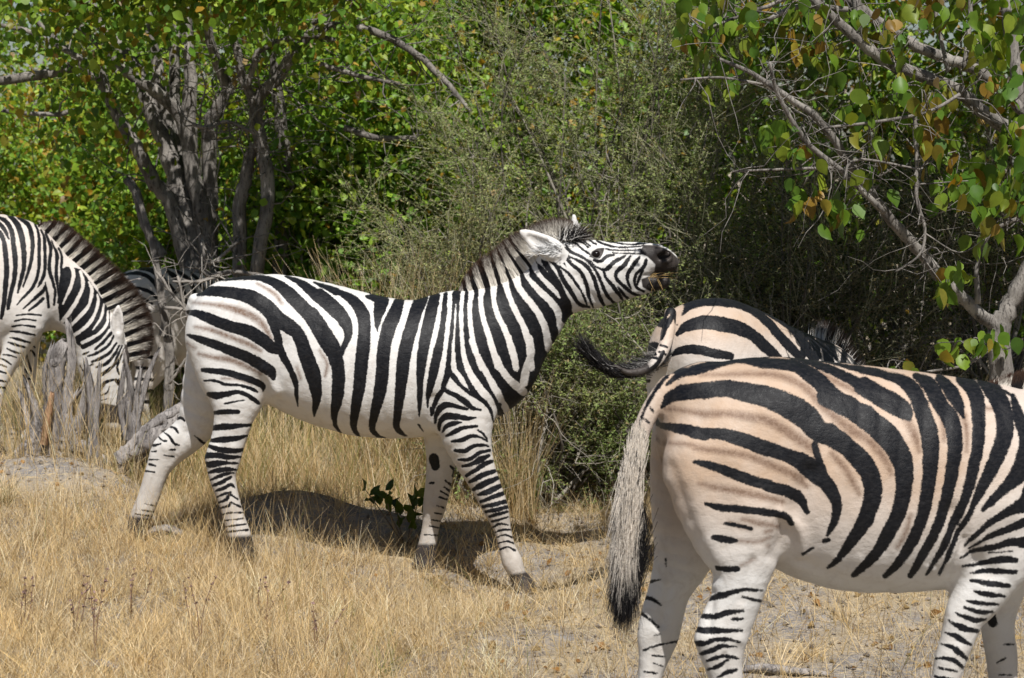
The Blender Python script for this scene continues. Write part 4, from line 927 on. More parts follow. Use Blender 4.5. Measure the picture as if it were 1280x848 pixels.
Q = Crop(730, 350, 3.5556)
def back_zebra():
    P = Pose(848, 722, 9.25, 48.0)
    parts, tail = grazing_parts(0.95)
    for p in parts: p["nodes"][:, 2] -= 0.32 * np.clip(p["nodes"][:, 0] - .25, 0, .9) * np.clip(p["nodes"][:, 2] / .8, 0, 1)
    # tail swung out to the side, as in the photograph
    tl = P.chain([(838, 392, 8, 8, .02), (835, 420, 8, 8, -.02), (824, 447, 7.5, 7.5, -.03), (808, 462, 6, 6, 0.0), (786, 466, 4.5, 4.5, .04), (768, 457, 3, 3, .08)])
    parts.append(dict(nodes=tl, k=.03))
    bl = Q([(345, 262, 14), (362, 215, 20), (390, 165, 22), (412, 120, 18), (470, 80, 15), (530, 58, 10)], [(437, 152, 14), (480, 116, 25), (550, 100, 32), (620, 100, 38), (700, 112, 40), (770, 147, 38), (830, 202, 38), (880, 262, 40), (930, 312, 40), (965, 350, 34)],
           [(415, 242, 16), (460, 206, 45), (530, 190, 60), (600, 195, 65), (690, 216, 60), (750, 247, 50), (800, 292, 50), (860, 345, 40)], [(388, 332, 16), (440, 311, 35), (500, 310, 40), (580, 327, 40), (650, 340, 32)],
           [(555, 62, 8), (650, 76, 20), (740, 102, 28), (820, 142, 35), (900, 192, 38), (960, 252, 40), (1000, 322, 40), (1022, 360, 30)], [(825, 112, 12), (900, 150, 25), (960, 200, 30), (1010, 260, 30), (1042, 340, 30)], [(895, 128, 10), (970, 166, 22), (1030, 231, 25), (1066, 302, 25), (1082, 370, 25)],
           [(955, 147, 8), (1030, 200, 18), (1076, 272, 20), (1102, 360, 20)], [(1035, 186, 10), (1090, 260, 18), (1122, 350, 18)], [(404, 158, 13), (411, 197, 10)])
    bl += Q([(235, 330, 34), (280, 318, 34), (315, 330, 14)], [(225, 455, 28), (288, 450, 14)], [(275, 222, 22), (305, 240, 16)], [(340, 290, 8), (370, 300, 10)], [(300, 345, 10), (330, 350, 10)], [(335, 320, 8), (362, 332, 8)])
    bl += [[(829, 440, 4), (820, 457, 5), (800, 470, 5), (775, 470, 6)], [(806, 455, 4), (812, 464, 4)], [(796, 456, 4), (800, 466, 4)], [(785, 458, 4), (786, 468, 4)], [(772, 456, 5), (770, 466, 5)]]
    bl += [[(1010 + 16 * i, 390 + 8 * i, 4), (1004 + 16 * i, 440 + 8 * i, 8), (990 + 14 * i, 500 + 6 * i, 4)] for i in range(8)]
    bl += [[(780, 590 + 12 * i, 3), (850, 587 + 12 * i, 5), (1120, 590 + 12 * i, 3)] for i in range(8)]
    paint = dict(near=[('black', bl)], far=[('black', Q([(225, 455, 28), (288, 450, 14)]) + [[(790, 560 + 13 * i, 3), (850, 556 + 13 * i, 5), (1120, 560 + 13 * i, 3)] for i in range(9)])], tint=lambda x, y: 0.85 * np.clip((475 - y) / 60, 0, 1) + .05, dark=[([(752, 440), (790, 456), (812, 452), (812, 470), (780, 478), (752, 466)], 22), ([(725, 390), (768, 420), (786, 470), (760, 480), (720, 440)], 14)])
    root, surf, sdf_at = build_zebra(P, parts, 0.0095, paint, "tan rumped zebra behind the large one with its tail swishing to the left", "zebras grazing at the edge of the bush")
    a = Acc(); n = 3600
    c = catmull(np.array([(829, 438), (818, 455), (800, 465), (780, 467), (764, 455), (752, 435), (743, 415)], float), 8)
    u = rng.random(n); i = (u * (len(c) - 14)).astype(int)
    p = c[i]; t = c[np.minimum(i + 4, len(c) - 1)] - p; t /= np.linalg.norm(t, axis=1, keepdims=True)
    lyc = .02 + .10 * u
    P0, _ = P.loc(p[:, 0] + rng.normal(0, 2, n), p[:, 1] + rng.normal(0, 3, n), .05); P0[:, 1] = lyc + rng.normal(0, .016, n)
    P1, _ = P.loc(p[:, 0] + 20 * t[:, 0], p[:, 1] + 20 * t[:, 1], .05); P1[:, 1] = lyc + .05
    D = norm(P1 - P0 + rng.normal(0, .02, (n, 3)))
    cr = np.where(rng.random((n, 1)) < .14 + .35 * (u < .5)[:, None], WHITE_H * .4, BLACK_H * 1.5)
    V, F, C = hair(P0, D, .06 + .06 * rng.random(n), np.array([[-.05, 0, .25]]) + rng.normal(0, .06, (n, 3)), .0013, 6, cr, BLACK_H + 0 * cr, .5); a.add(V, F, C)
    a.build("tail_tuft", M_HAIR, root)
    n = 2600; u = rng.random(n)
    nk = np.array([(1.04, .93), (1.16, .88), (1.29, .75), (1.42, .58), (1.52, .44)]); cc = catmull(nk, 8); i = (u * (len(cc) - 2)).astype(int); t = cc[i + 1] - cc[i]; t /= np.linalg.norm(t, axis=1, keepdims=True)
    P0 = np.stack([cc[i, 0], rng.normal(0, .015, n), cc[i, 1] - .03], 1); D = norm(np.stack([-t[:, 1], 0 * u, t[:, 0]], 1) + rng.normal(0, .08, (n, 3)))
    cr = np.where((np.sin(u * 70) > 0)[:, None], WHITE_H, BLACK_H)
    V, F, C = hair(P0, D, .13 + .04 * rng.random(n), rng.normal(0, .05, (n, 3)), .0024, 5, cr, BROWN_H + 0 * cr, .6)
    a = Acc(); a.add(V, F, C); a.build("mane", M_HAIR, root)
    add_eye(root, surf, 1015, 500, .021, -1)
    return P

PZ_BACK = back_zebra()

T_ = Crop(130, 310, 6.06)
def shade_zebra():
    P = Pose(205, 566, 14.0, 40.0)
    parts, tail = grazing_parts(0.96)
    for p in parts: p["nodes"][:, 2] -= 0.15 * np.clip(p["nodes"][:, 0] - .25, 0, .9) * np.clip(p["nodes"][:, 2] / .8, 0, 1)
    for p in parts: p["nodes"] = p["nodes"] - np.array([0.33, 0, 0, 0, 0])
    parts.append(dict(nodes=tail - np.array([0.33, 0, 0, 0, 0]), k=.03))
    bl = T_([(75, 190, 18), (160, 152, 25), (260, 152, 30), (360, 172, 36), (450, 242, 40), (530, 335, 40)], [(140, 205, 12), (250, 192, 25), (340, 222, 30), (400, 292, 32), (445, 390, 30)], [(195, 300, 12), (280, 310, 24), (360, 342, 24), (425, 408, 22)],
            [(205, 375, 8), (300, 386, 16), (365, 424, 16)], [(480, 175, 28), (560, 242, 42), (600, 335, 40), (622, 460, 34)], [(560, 180, 24), (645, 245, 32), (690, 360, 30), (700, 480, 24)], [(660, 190, 20), (740, 280, 30), (770, 400, 26), (770, 500, 20)], [(205, 450, 8), (300, 455, 14), (350, 480, 10)])
    bl += [[(262 + 13 * i, 345 + 2 * i, 4), (268 + 13 * i, 385, 7), (262 + 13 * i, 430, 4)] for i in range(14)] + [[(155, 445 + 14 * i, 3), (190, 447 + 14 * i, 4)] for i in range(5)]
    paint = dict(near=[('black', bl)], tint=lambda x, y: 0.3 + 0 * x)
    root, surf, sdf_at = build_zebra(P, parts, 0.012, paint, "shaded zebra half hidden behind the grey trunk and dry twigs", "zebras grazing at the edge of the bush")
    add_eye(root, surf, 470, 450, .021, -1)
    return P

PZ_SHADE = shade_zebra()
# ================================================================== ground
ctrl = []
def hoof(pose, px, py, ly, dz=0.015):
    p, _ = pose.loc(np.array([px], float), np.array([py], float), ly)
    w = pose.world(p)[0]; ctrl.append((w[0], w[1], w[2] + dz))
for a in ((656, 752, -.14), (531, 716, .13), (307, 706, -.15), (171, 678, .15)): hoof(PZ_MID, *a)
for a in ((930, 968, -.165), (818, 955, .16), (1170, 985, -.17), (1270, 962, .16)): hoof(PZ_BIG, *a)
for a in ((-3, 572, -.15), (36, 573, .14), (-215, 574, -.14), (-247, 574, .14)): hoof(PZ_LEFT, *a)
for pz, sc, k in ((PZ_BACK, .95, .20), (PZ_SHADE, .96, .15)):
    for x, y in ((.16, -.15), (.16, .15), (1.12, -.14), (1.12, .14)):
        xx = x * sc - (0.33 if pz is PZ_SHADE else 0)
        w = pz.world(np.array([[xx, y, 0.0]]))[0]; ctrl.append((w[0], w[1], w[2] + 0.01))
ctrl = np.array(ctrl)
SIG = 0.75
_d = ((ctrl[:, None, :2] - ctrl[None, :, :2]) ** 2).sum(-1)
_w = np.linalg.solve(np.exp(-_d / (2 * SIG ** 2)) + 0.04 * np.eye(len(ctrl)), ctrl[:, 2])
BUMPS = []                                   # x, y, height, radius x, radius y
def bump_at(px, py, Y, h, rx, ry):
    p = at(np.array(float(px)), np.array(float(py)), Y); BUMPS.append((p[0], p[1], h, rx, ry))
bump_at(62, 588, 11.3, .18, .46, .26)
bump_at(120, 595, 11.1, .10, .22, .2)
bump_at(380, 650, 10.55, .15, .22, .12)
bump_at(300, 655, 10.6, .08, .2, .12)
bump_at(470, 665, 10.55, .09, .25, .12)
bump_at(600, 680, 10.5, .05, .3, .15)

def H(x, y):
    x = np.asarray(x, float); y = np.asarray(y, float)
    z = np.zeros(x.shape)
    for (cx, cy, _), w in zip(ctrl, _w): z = z + w * np.exp(-((x - cx) ** 2 + (y - cy) ** 2) / (2 * SIG ** 2))
    for bx, by, h, rx, ry in BUMPS: z = z + h * np.exp(-((x - bx) / rx) ** 2 - ((y - by) / ry) ** 2)
    sh = x.shape; P = np.stack([x.ravel(), y.ravel(), 0 * x.ravel()], 1)
    z = z.ravel(); hi = np.clip((z - .22) / .12, 0, 1) * (x.ravel() < -1.5) * (y.ravel() < 11.8)
    z = z + hi * ((vnoise(P, 5, 21) - .6) * .16 + (vnoise(P, 13, 22) - .5) * .07); z = z.reshape(sh)
    n = vnoise(P, 2.1, 1) * .07 + vnoise(P, 7, 2) * .03 + vnoise(P, 22, 3) * .014 - .055
    return z + n.reshape(sh)

def grid_axis(lo, hi, step, far_lo, far_hi):
    c = list(np.arange(lo, hi + step / 2, step)); s = step
    while c[-1] < far_hi: s *= 1.35; c.append(c[-1] + s)
    s = step
    while c[0] > far_lo: s *= 1.35; c.insert(0, c[0] - s)
    return np.array(c)
gx = grid_axis(-4.2, 4.2, 0.03, -160, 160); gy = grid_axis(6.6, 13.2, 0.03, -30, 260)
GX, GY = np.meshgrid(gx, gy, indexing='ij')
GZ = H(GX, GY)
idx = np.arange(GX.size).reshape(GX.shape)
GF = np.stack([idx[:-1, :-1], idx[1:, :-1], idx[1:, 1:], idx[:-1, 1:]], -1).reshape(-1, 4)

def mat_ground():
    m, nt, out = new_mat("dusty_soil"); b = NB(nt)
    co = b.coord()
    n1 = b.noise(1.6, 4, 0.6, co); n2 = b.noise(14, 5, 0.65, co); n3 = b.noise(70, 4, 0.7, co)
    straw = b.noise(45, 3, 0.6, b.coord((0.35, 2.2, 1)), 1.2)
    c = b.mix(b.ramp(n2, 0.3, 0.7), (0.175, 0.163, 0.157), (0.28, 0.262, 0.25))
    c = b.mix(b.ramp(n1, 0.42, 0.60, 0, 0.6), c, (0.42, 0.33, 0.20))
    c = b.mix(b.ramp(straw, 0.5, 0.66, 0, 0.75), c, (0.52, 0.40, 0.23))
    c = b.mix(b.ramp(n3, 0.58, 0.75, 0, 0.6), c, (0.14, 0.115, 0.095))
    h = b.math('ADD', b.math('MULTIPLY', n2, 1.0), b.math('MULTIPLY', n3, 0.6))
    b.bsdf(c, 0.95, 0.1, b.bump(h, 0.9, 0.03), out)
    return m
M_SOIL = mat_ground()
tag(mk_mesh("ground", np.stack([GX.ravel(), GY.ravel(), GZ.ravel()], 1), GF, M_SOIL), kind="structure")

# ================================================================== plant builders
LEAF_V = np.array([(0, 0, 0), (-.34, .28, .07), (-.36, .58, .05), (0, 1.0, -.12), (.36, .58, .05), (.34, .28, .07), (0, .45, -.01)], float)
LEAF2_V = np.array([(0, 0, 0), (-.24, .10, .05), (-.39, .34, .06), (-.35, .60, .05), (-.17, .84, .0), (0, 1.05, -.12), (.17, .84, .0), (.35, .60, .05), (.39, .34, .06), (.24, .10, .05), (0, .36, -.01), (0, .72, -.03)], float)
LEAF2_Q = np.array([(0, 10, 2, 1), (10, 11, 3, 2), (0, 9, 8, 10), (10, 8, 7, 11), (11, 5, 4, 3), (11, 7, 6, 5)])
LEAF_Q = np.array([(0, 6, 2, 1), (0, 5, 4, 6)]); LEAF_T = np.array([(6, 3, 2), (6, 4, 3)])

def leaf_frames(n, droop, up_bias):
    """random leaf axes: droop 0..1 how much the blades hang; up_bias how much their faces look up"""
    ax = rng.normal(0, 1, (n, 3)); ax[:, 2] = ax[:, 2] * .6 - droop * 2.0; ax = norm(ax)
    nr = rng.normal(0, 1, (n, 3)); nr[:, 2] += up_bias; nr[:, 1] -= up_bias * .6
    nr = nr - (nr * ax).sum(1, keepdims=True) * ax
    return ax, norm(nr)

def add_leaves(acc, C, size, col, droop=.4, up=1.2, width=1.0, fine=False):
    n = len(C); ax, nr = leaf_frames(n, droop, up); sd_ = np.cross(ax, nr)
    size = np.broadcast_to(size, (n,))
    curl = rng.normal(1.4, 1.6, n)
    L = (LEAF2_V if fine else LEAF_V)[None]; nv = L.shape[1]
    V = C[:, None, :] + size[:, None, None] * (L[..., 0:1] * width * sd_[:, None] + L[..., 1:2] * ax[:, None] + (L[..., 2] * curl[:, None])[..., None] * nr[:, None])
    off = (np.arange(n) * nv)[:, None, None]
    if fine: acc.add(V.reshape(-1, 3), (LEAF2_Q[None] + off).reshape(-1, 4), np.repeat(col, nv, 0)); return
    acc.add(V.reshape(-1, 3), [(LEAF_Q[None] + off).reshape(-1, 4), (LEAF_T[None] + off).reshape(-1, 3)], np.repeat(col, 7, 0))

GREENS = np.array([(.11, .21, .020), (.145, .25, .022), (.075, .16, .018), (.18, .28, .028), (.23, .30, .03)])
YEL = np.array([(.30, .24, .03), (.36, .22, .03), (.24, .23, .03)])
ORA = np.array([(.36, .24, .05), (.32, .20, .045), (.24, .17, .07)])
def leaf_cols(n, yellow=.1, orange=.02, mul=1.0):
    c = GREENS[rng.integers(0, len(GREENS), n)] * (0.75 + .5 * rng.random((n, 1)))
    r = rng.random(n)
    m = r < yellow; c[m] = YEL[rng.integers(0, 3, m.sum())] * (.6 + .5 * rng.random((m.sum(), 1)))
    m = r > 1 - orange; c[m] = ORA[rng.integers(0, 3, m.sum())] * (.7 + .5 * rng.random((m.sum(), 1)))
    return c * mul

def limb(acc, nodes, sides=9, k=4, col=(.22, .2, .18), wob=0.0):
    """nodes (x,y,z,r) world metres"""
    c = catmull(np.asarray(nodes, float), k)
    if wob: c[1:-1, :3] += rng.normal(0, wob, (len(c) - 2, 3)) * c[1:-1, 3:4]
    V, F = tubes(c[None, :, :3], c[None, :, 3], sides)
    acc.add(V, F, col); return c

def plimb(acc, nodes, Y, dy=None, sides=9, k=4, col=(.22, .2, .18), wob=0.25):
    """limb from photo nodes (px,py,r px) at depth Y (or per-node depths dy added)"""
    n = np.asarray(nodes, float); yy = Y + (0 if dy is None else np.interp(np.linspace(0, 1, len(n)), np.linspace(0, 1, len(dy)), dy))
    P = at(n[:, 0], n[:, 1], yy * np.ones(len(n))); r = n[:, 2] * yy / FPX
    return limb(acc, np.concatenate([P, np.reshape(r * np.ones(len(n)), (-1, 1))], 1), sides, k, col, wob)

def twigs_from(acc, pts, n, length, r, col, up=0.3, segs=5, spread=1.0, sides=4):
    """n thin crooked twigs starting at random points of pts (m,3); returns their points"""
    S = pts[rng.integers(0, len(pts), n)][:, :3]
    d = norm(rng.normal(0, spread, (n, 3)) + np.array([0, 0, up])); L = length * (.5 + rng.random(n))
    P = [S]; cur = d
    for s_ in range(segs):
        cur = norm(cur + rng.normal(0, .35, (n, 3))); P.append(P[-1] + cur * (L / segs)[:, None])
    P = np.stack(P, 1)
    R = r * (.6 + .8 * rng.random((n, 1))) * np.linspace(1, .3, segs + 1)[None]
    V, F = tubes(P, R, sides, False)
    cc = np.asarray(col) * (.7 + .6 * rng.random((n, 1)))
    acc.add(V, F, np.repeat(cc, (segs + 1) * sides, 0)); return P

def clumps(center, rad, n, shell=.5, flat_bottom=False):
    """clump centres inside an ellipsoid, more of them near its surface"""
    d = norm(rng.normal(0, 1, (n, 3))); r = rng.random(n) ** (1 / 3) * (1 - shell) + shell * (.75 + .3 * rng.random(n))
    p = d * r[:, None] * np.asarray(rad)
    if flat_bottom: p[:, 2] = np.abs(p[:, 2]) * .9 + p[:, 2] * .1
    return np.asarray(center) + p

def leafy(acc, cen, per, cr, size, yellow, orange, droop=.4, up=1.2, mul=1.0, width=1.0, keep=None):
    n = len(cen) * per
    C = np.repeat(cen, per, 0) + rng.normal(0, 1, (n, 3)) * np.asarray(cr)
    col = leaf_cols(n, yellow, orange) * np.repeat(.8 + .4 * rng.random((len(cen), 1)), per, 0) * mul
    if keep is not None:
        k = keep(C); C, col = C[k], col[k]
    add_leaves(acc, C, size * (.6 + .7 * rng.random(len(C))), col, droop, up, width)

def leafy_shrub(px, Y, rx, rz, n, label, cat="shrub", name="leafy_shrub", size=.05, per=34, yellow=.08, orange=.01, ry=.8, cr=.17, mul=1.0, z0=None, up=1.2, group="green shrubs at the back of the thicket", stems=9):
    base = at(np.array(float(px)), np.array(500.0), Y); x = base[0]; zg = float(H(np.array([x]), np.array([Y]))[0])
    root = empty(name, (x, Y, zg)); tag(root, label, cat, group)
    s = Acc(); tips = clumps((0, 0, rz * .95), (rx * .8, ry * .8, rz * .7), stems, .6, True)
    for t in tips:
        b0 = rng.normal(0, .12, 3); b0[2] = -.05
        mid = (b0 + t) / 2 + rng.normal(0, .12, 3)
        c = limb(s, [(*b0, .03 + .02 * rng.random()), (*mid, .02), (*t, .008)], 6, 4, (.2, .17, .14))
        twigs_from(s, c, 10, .5, .006, (.2, .17, .14))
    s.build("stems", M_TWIG, root)
    a = Acc(); cen = clumps((0, 0, rz), (rx, ry, rz * (1.0)), n, .45)
    cen = cen[cen[:, 2] > .05]
    leafy(a, cen, per, cr, size, yellow, orange, .35, up, mul)
    a.build("foliage", M_LEAF, root); return root

def spray_shrub(px, Y, rx, ry, rz, n_tw, label, name="thorn_shrub", cat="shrub", zc=None, col=(.20, .235, .085), leaflet=.014, per=26, tl=.34, bare=.15, group=None, stems=14, dry=0.1, py_base=None, lift=.5):
    base = at(np.array(float(px)), np.array(500.0), Y); x = base[0]; zg = float(H(np.array([x]), np.array([Y]))[0])
    root = empty(name, (x, Y, zg)); tag(root, label, cat, group)
    zc = rz if zc is None else zc
    s = Acc(); st = []
    for t in clumps((0, 0, zc), (rx * .85, ry * .85, rz * .8), stems, .5):
        b0 = rng.normal(0, .15, 3) * (1, .6, 0)
        c = limb(s, [(*b0, .018), *[(*((b0 * (1 - f) + t * f) + rng.normal(0, .1, 3)), .014 * (1 - f) + .004) for f in (.35, .7)], (*t, .003)], 5, 4, (.22, .2, .17))
        st.append(c[3:, :3])
    st = np.concatenate(st)
    twigs_from(s, st, int(n_tw * .12), .45, .0032, (.26, .235, .2), lift)
    nc = max(12, n_tw // 26); cc0 = clumps((0, 0, zc), (rx, ry, rz), nc, .4); cd = norm(norm(cc0 - np.array([0, 0, zc * .55])) + rng.normal(0, .45, (nc, 3)) + np.array([0, -.15, lift * .7]))
    pick = (rng.random(n_tw) ** 1.35 * nc).astype(int); along = rng.random((n_tw, 1)) * tl * 1.3
    S = cc0[pick] + cd[pick] * (along - tl * .5) + rng.normal(0, .045, (n_tw, 3)); ok_ = S[:, 2] > .02; S = S[ok_]; pick = pick[ok_]; n = len(S)
    d = norm(cd[pick] * .9 + rng.normal(0, .5, (n, 3)) + np.array([0, 0, lift * .25]))
    for q in range(0, nc, 2):
        limb(s, [(*(cc0[q] * .25 + rng.normal(0, .05, 3) * (1, 1, 0)), .011), (*(cc0[q] * .65 + rng.normal(0, .06, 3)), .007), (*cc0[q], .005), (*(cc0[q] + cd[q] * tl * 1.2), .002)], 4, 3, (.13, .115, .10))
    segs = 6; P = [S]; cur = d; L = tl * (.5 + rng.random(n))
    for i in range(segs): cur = norm(cur + rng.normal(0, .18, (n, 3)) + np.array([0, 0, -.05])); P.append(P[-1] + cur * (L / segs)[:, None])
    P = np.stack(P, 1); R = .0019 * (.6 + .8 * rng.random((n, 1))) * np.linspace(1, .35, segs + 1)[None]
    V, F = tubes(P, R, 3, False); tc = np.array((.22, .21, .14)) * (.6 + .7 * rng.random((n, 1)))
    s.add(V, F, np.repeat(tc, (segs + 1) * 3, 0)); s.build("stems", M_TWIG, root)
    has = np.where(rng.random(n) > bare)[0]
    u = rng.random((len(has), per)) * (segs - .01); i = u.astype(int); f = (u - i)[..., None]
    C = P[has[:, None], i] * (1 - f) + P[has[:, None], i + 1] * f
    C = C.reshape(-1, 3); m = len(C)
    ax, nr = leaf_frames(m, .05, 1.0); sd_ = np.cross(ax, nr); z = leaflet * (.6 + .9 * rng.random((m, 1)))
    Vq = np.stack([C, C + ax * z * .55 - sd_ * z * .24, C + ax * z * 1.25, C + ax * z * .55 + sd_ * z * .24], 1).reshape(-1, 3)
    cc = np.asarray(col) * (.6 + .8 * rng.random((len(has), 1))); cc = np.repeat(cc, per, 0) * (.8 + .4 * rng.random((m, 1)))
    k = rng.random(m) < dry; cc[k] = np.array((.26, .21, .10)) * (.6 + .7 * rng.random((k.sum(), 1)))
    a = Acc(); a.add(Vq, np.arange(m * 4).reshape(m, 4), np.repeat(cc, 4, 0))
    a.build("foliage", M_FINE, root); return root

def blades(acc, X, Y, h, w, lean, cols, segs=3, bend=.6, z_off=-.01):
    n = len(X); Z = H(X, Y) + z_off
    th = rng.random(n) * 2 * np.pi; d = np.stack([np.cos(th), np.sin(th), 0 * th], 1)
    ft = rng.random(n) * np.pi; side = np.stack([np.cos(ft), np.sin(ft), 0 * ft], 1)
    t = np.linspace(0, 1, segs + 1); ln = np.abs(lean * rng.normal(0, 1, n))
    P = np.stack([X, Y, Z], 1)[:, None, :] + h[:, None, None] * (t[None, :, None] * np.array([0, 0, 1.0]) * np.cos(np.minimum(ln, 1.3))[:, None, None] + d[:, None, :] * (np.sin(np.minimum(ln, 1.3))[:, None] * t[None] + bend * rng.random((n, 1)) * t[None] ** 2)[..., None])
    W = w[:, None] * (1 - .8 * t[None])
    V = np.stack([P - side[:, None, :] * W[..., None] / 2, P + side[:, None, :] * W[..., None] / 2], 2).reshape(-1, 3)
    idx = np.arange(n * (segs + 1) * 2).reshape(n, segs + 1, 2)
    F = np.stack([idx[:, :-1, 0], idx[:, :-1, 1], idx[:, 1:, 1], idx[:, 1:, 0]], -1).reshape(-1, 4)
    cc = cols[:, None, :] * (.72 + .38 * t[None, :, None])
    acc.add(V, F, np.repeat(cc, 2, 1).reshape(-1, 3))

STRAW = np.array([(.66, .51, .29), (.58, .44, .23), (.70, .57, .36), (.48, .36, .20), (.62, .46, .22), (.74, .64, .45)])
def straw_cols(n, green=0.0):
    c = np.minimum(STRAW[rng.integers(0, len(STRAW), n)] * (.80 + .5 * rng.random((n, 1))), .85)
    m = rng.random(n) < green; c[m] = np.array((.19, .21, .06)) * (.6 + .8 * rng.random((m.sum(), 1)))
    return c

def snag(acc, nodes, Y, sides=16, jag=.05, col=(.3, .27, .26), dy=None):
    """weathered broken stem with fluted sides and a jagged top, from photo nodes (px,py,r px)"""
    n = np.asarray(nodes, float); c = catmull(n, 6)
    P = at(c[:, 0], c[:, 1], Y * np.ones(len(c))); r = c[:, 2] * Y / FPX; m = len(c)
    a = np.arange(sides) / sides * 2 * np.pi; fl = 1 + .22 * np.sin(a * 3 + rng.random() * 6) + .16 * np.sin(a * 7 + rng.random() * 6)
    fl = fl[None] + .12 * rng.normal(0, 1, (m, sides))
    T = norm(np.gradient(P, axis=0)); U = norm(np.cross(T, np.array([0, 1.0, 0]))); W = np.cross(T, U)
    V = P[:, None] + (r[:, None] * fl)[..., None] * (np.cos(a)[None, :, None] * U[:, None] + np.sin(a)[None, :, None] * W[:, None])
    V[-1] += T[-1] * (jag * rng.random((sides, 1))); V[-2] += T[-2] * (jag * .4 * rng.random((sides, 1)))
    idx = np.arange(m * sides).reshape(m, sides)
    F = np.stack([idx[:-1], np.roll(idx, -1, 1)[:-1], np.roll(idx, -1, 1)[1:], idx[1:]], -1).reshape(-1, 4)
    acc.add(V.reshape(-1, 3), [F, idx[-1][None]], col)
# ================================================================== the thicket
# --- far bushes, lit, at the left
for px, Y, rx, rz, n, lab in ((-10, 19.5, 1.25, 1.15, 330, "pale yellowish bush far back behind the grazing zebra at the left edge"), (150, 20.5, 1.3, 1.5, 330, "yellow green bush far back between the grazing zebra and the grey trunks")):
    leafy_shrub(px, Y, rx, rz, n, lab, size=.055, yellow=.34, orange=.04, cr=.2, mul=1.35, stems=7, ry=1.0)
# --- the green wall behind
WALL = [(-130, 18.5, 1.3, 1.9, "green shrub rising behind the far left end of the thicket"), (60, 22.5, 1.6, 2.3, "tall green shrub farthest back at the left of the thicket"), (265, 17.2, 1.15, 1.9, "deep green shrub directly behind the grey trunk cluster"), (420, 15.6, 1.0, 1.75, "bright green shrub behind the back of the middle zebra"),
        (520, 16.8, 1.1, 2.0, "green shrub with yellow spots left of the thorn shrub"), (665, 16.4, 1.1, 1.9, "green shrub showing through the thorn shrub above the raised head"), (820, 16.9, 1.2, 2.0, "green shrub behind the upper right of the thorn shrub"), (980, 16.2, 1.2, 1.9, "dim green shrub between the thorn shrub and the drooping tree"),
        (1150, 16.6, 1.3, 2.0, "dim green shrub deep behind the drooping branches"), (1330, 15.8, 1.3, 1.9, "dark shrub at the far right behind the forked trunk")]
for i, (px, Y, rx, rz, lab) in enumerate(WALL):
    leafy_shrub(px, Y, rx, rz, 310 if 200 < px < 1000 else 230, lab, per=46, size=.055 + .006 * (i % 3), yellow=.07 + .05 * (i % 3), orange=.012, cr=(.15, .13, .12), mul=.92 + .16 * (i % 2), ry=.75)
leafy_shrub(395, 14.6, .55, 1.15, 240, "low bright green shrub above the rump of the middle zebra", size=.06, yellow=.03, cr=.15, ry=.45, mul=1.1)
leafy_shrub(480, 14.9, .5, 1.35, 240, "leafy green shrub above the shoulders of the middle zebra", size=.06, yellow=.08, orange=.02, cr=.15, ry=.45, mul=1.05)
leafy_shrub(205, 16.0, .5, .95, 170, "small green shrub just left of the grey trunks", size=.055, yellow=.12, cr=.15, ry=.45, mul=1.15)

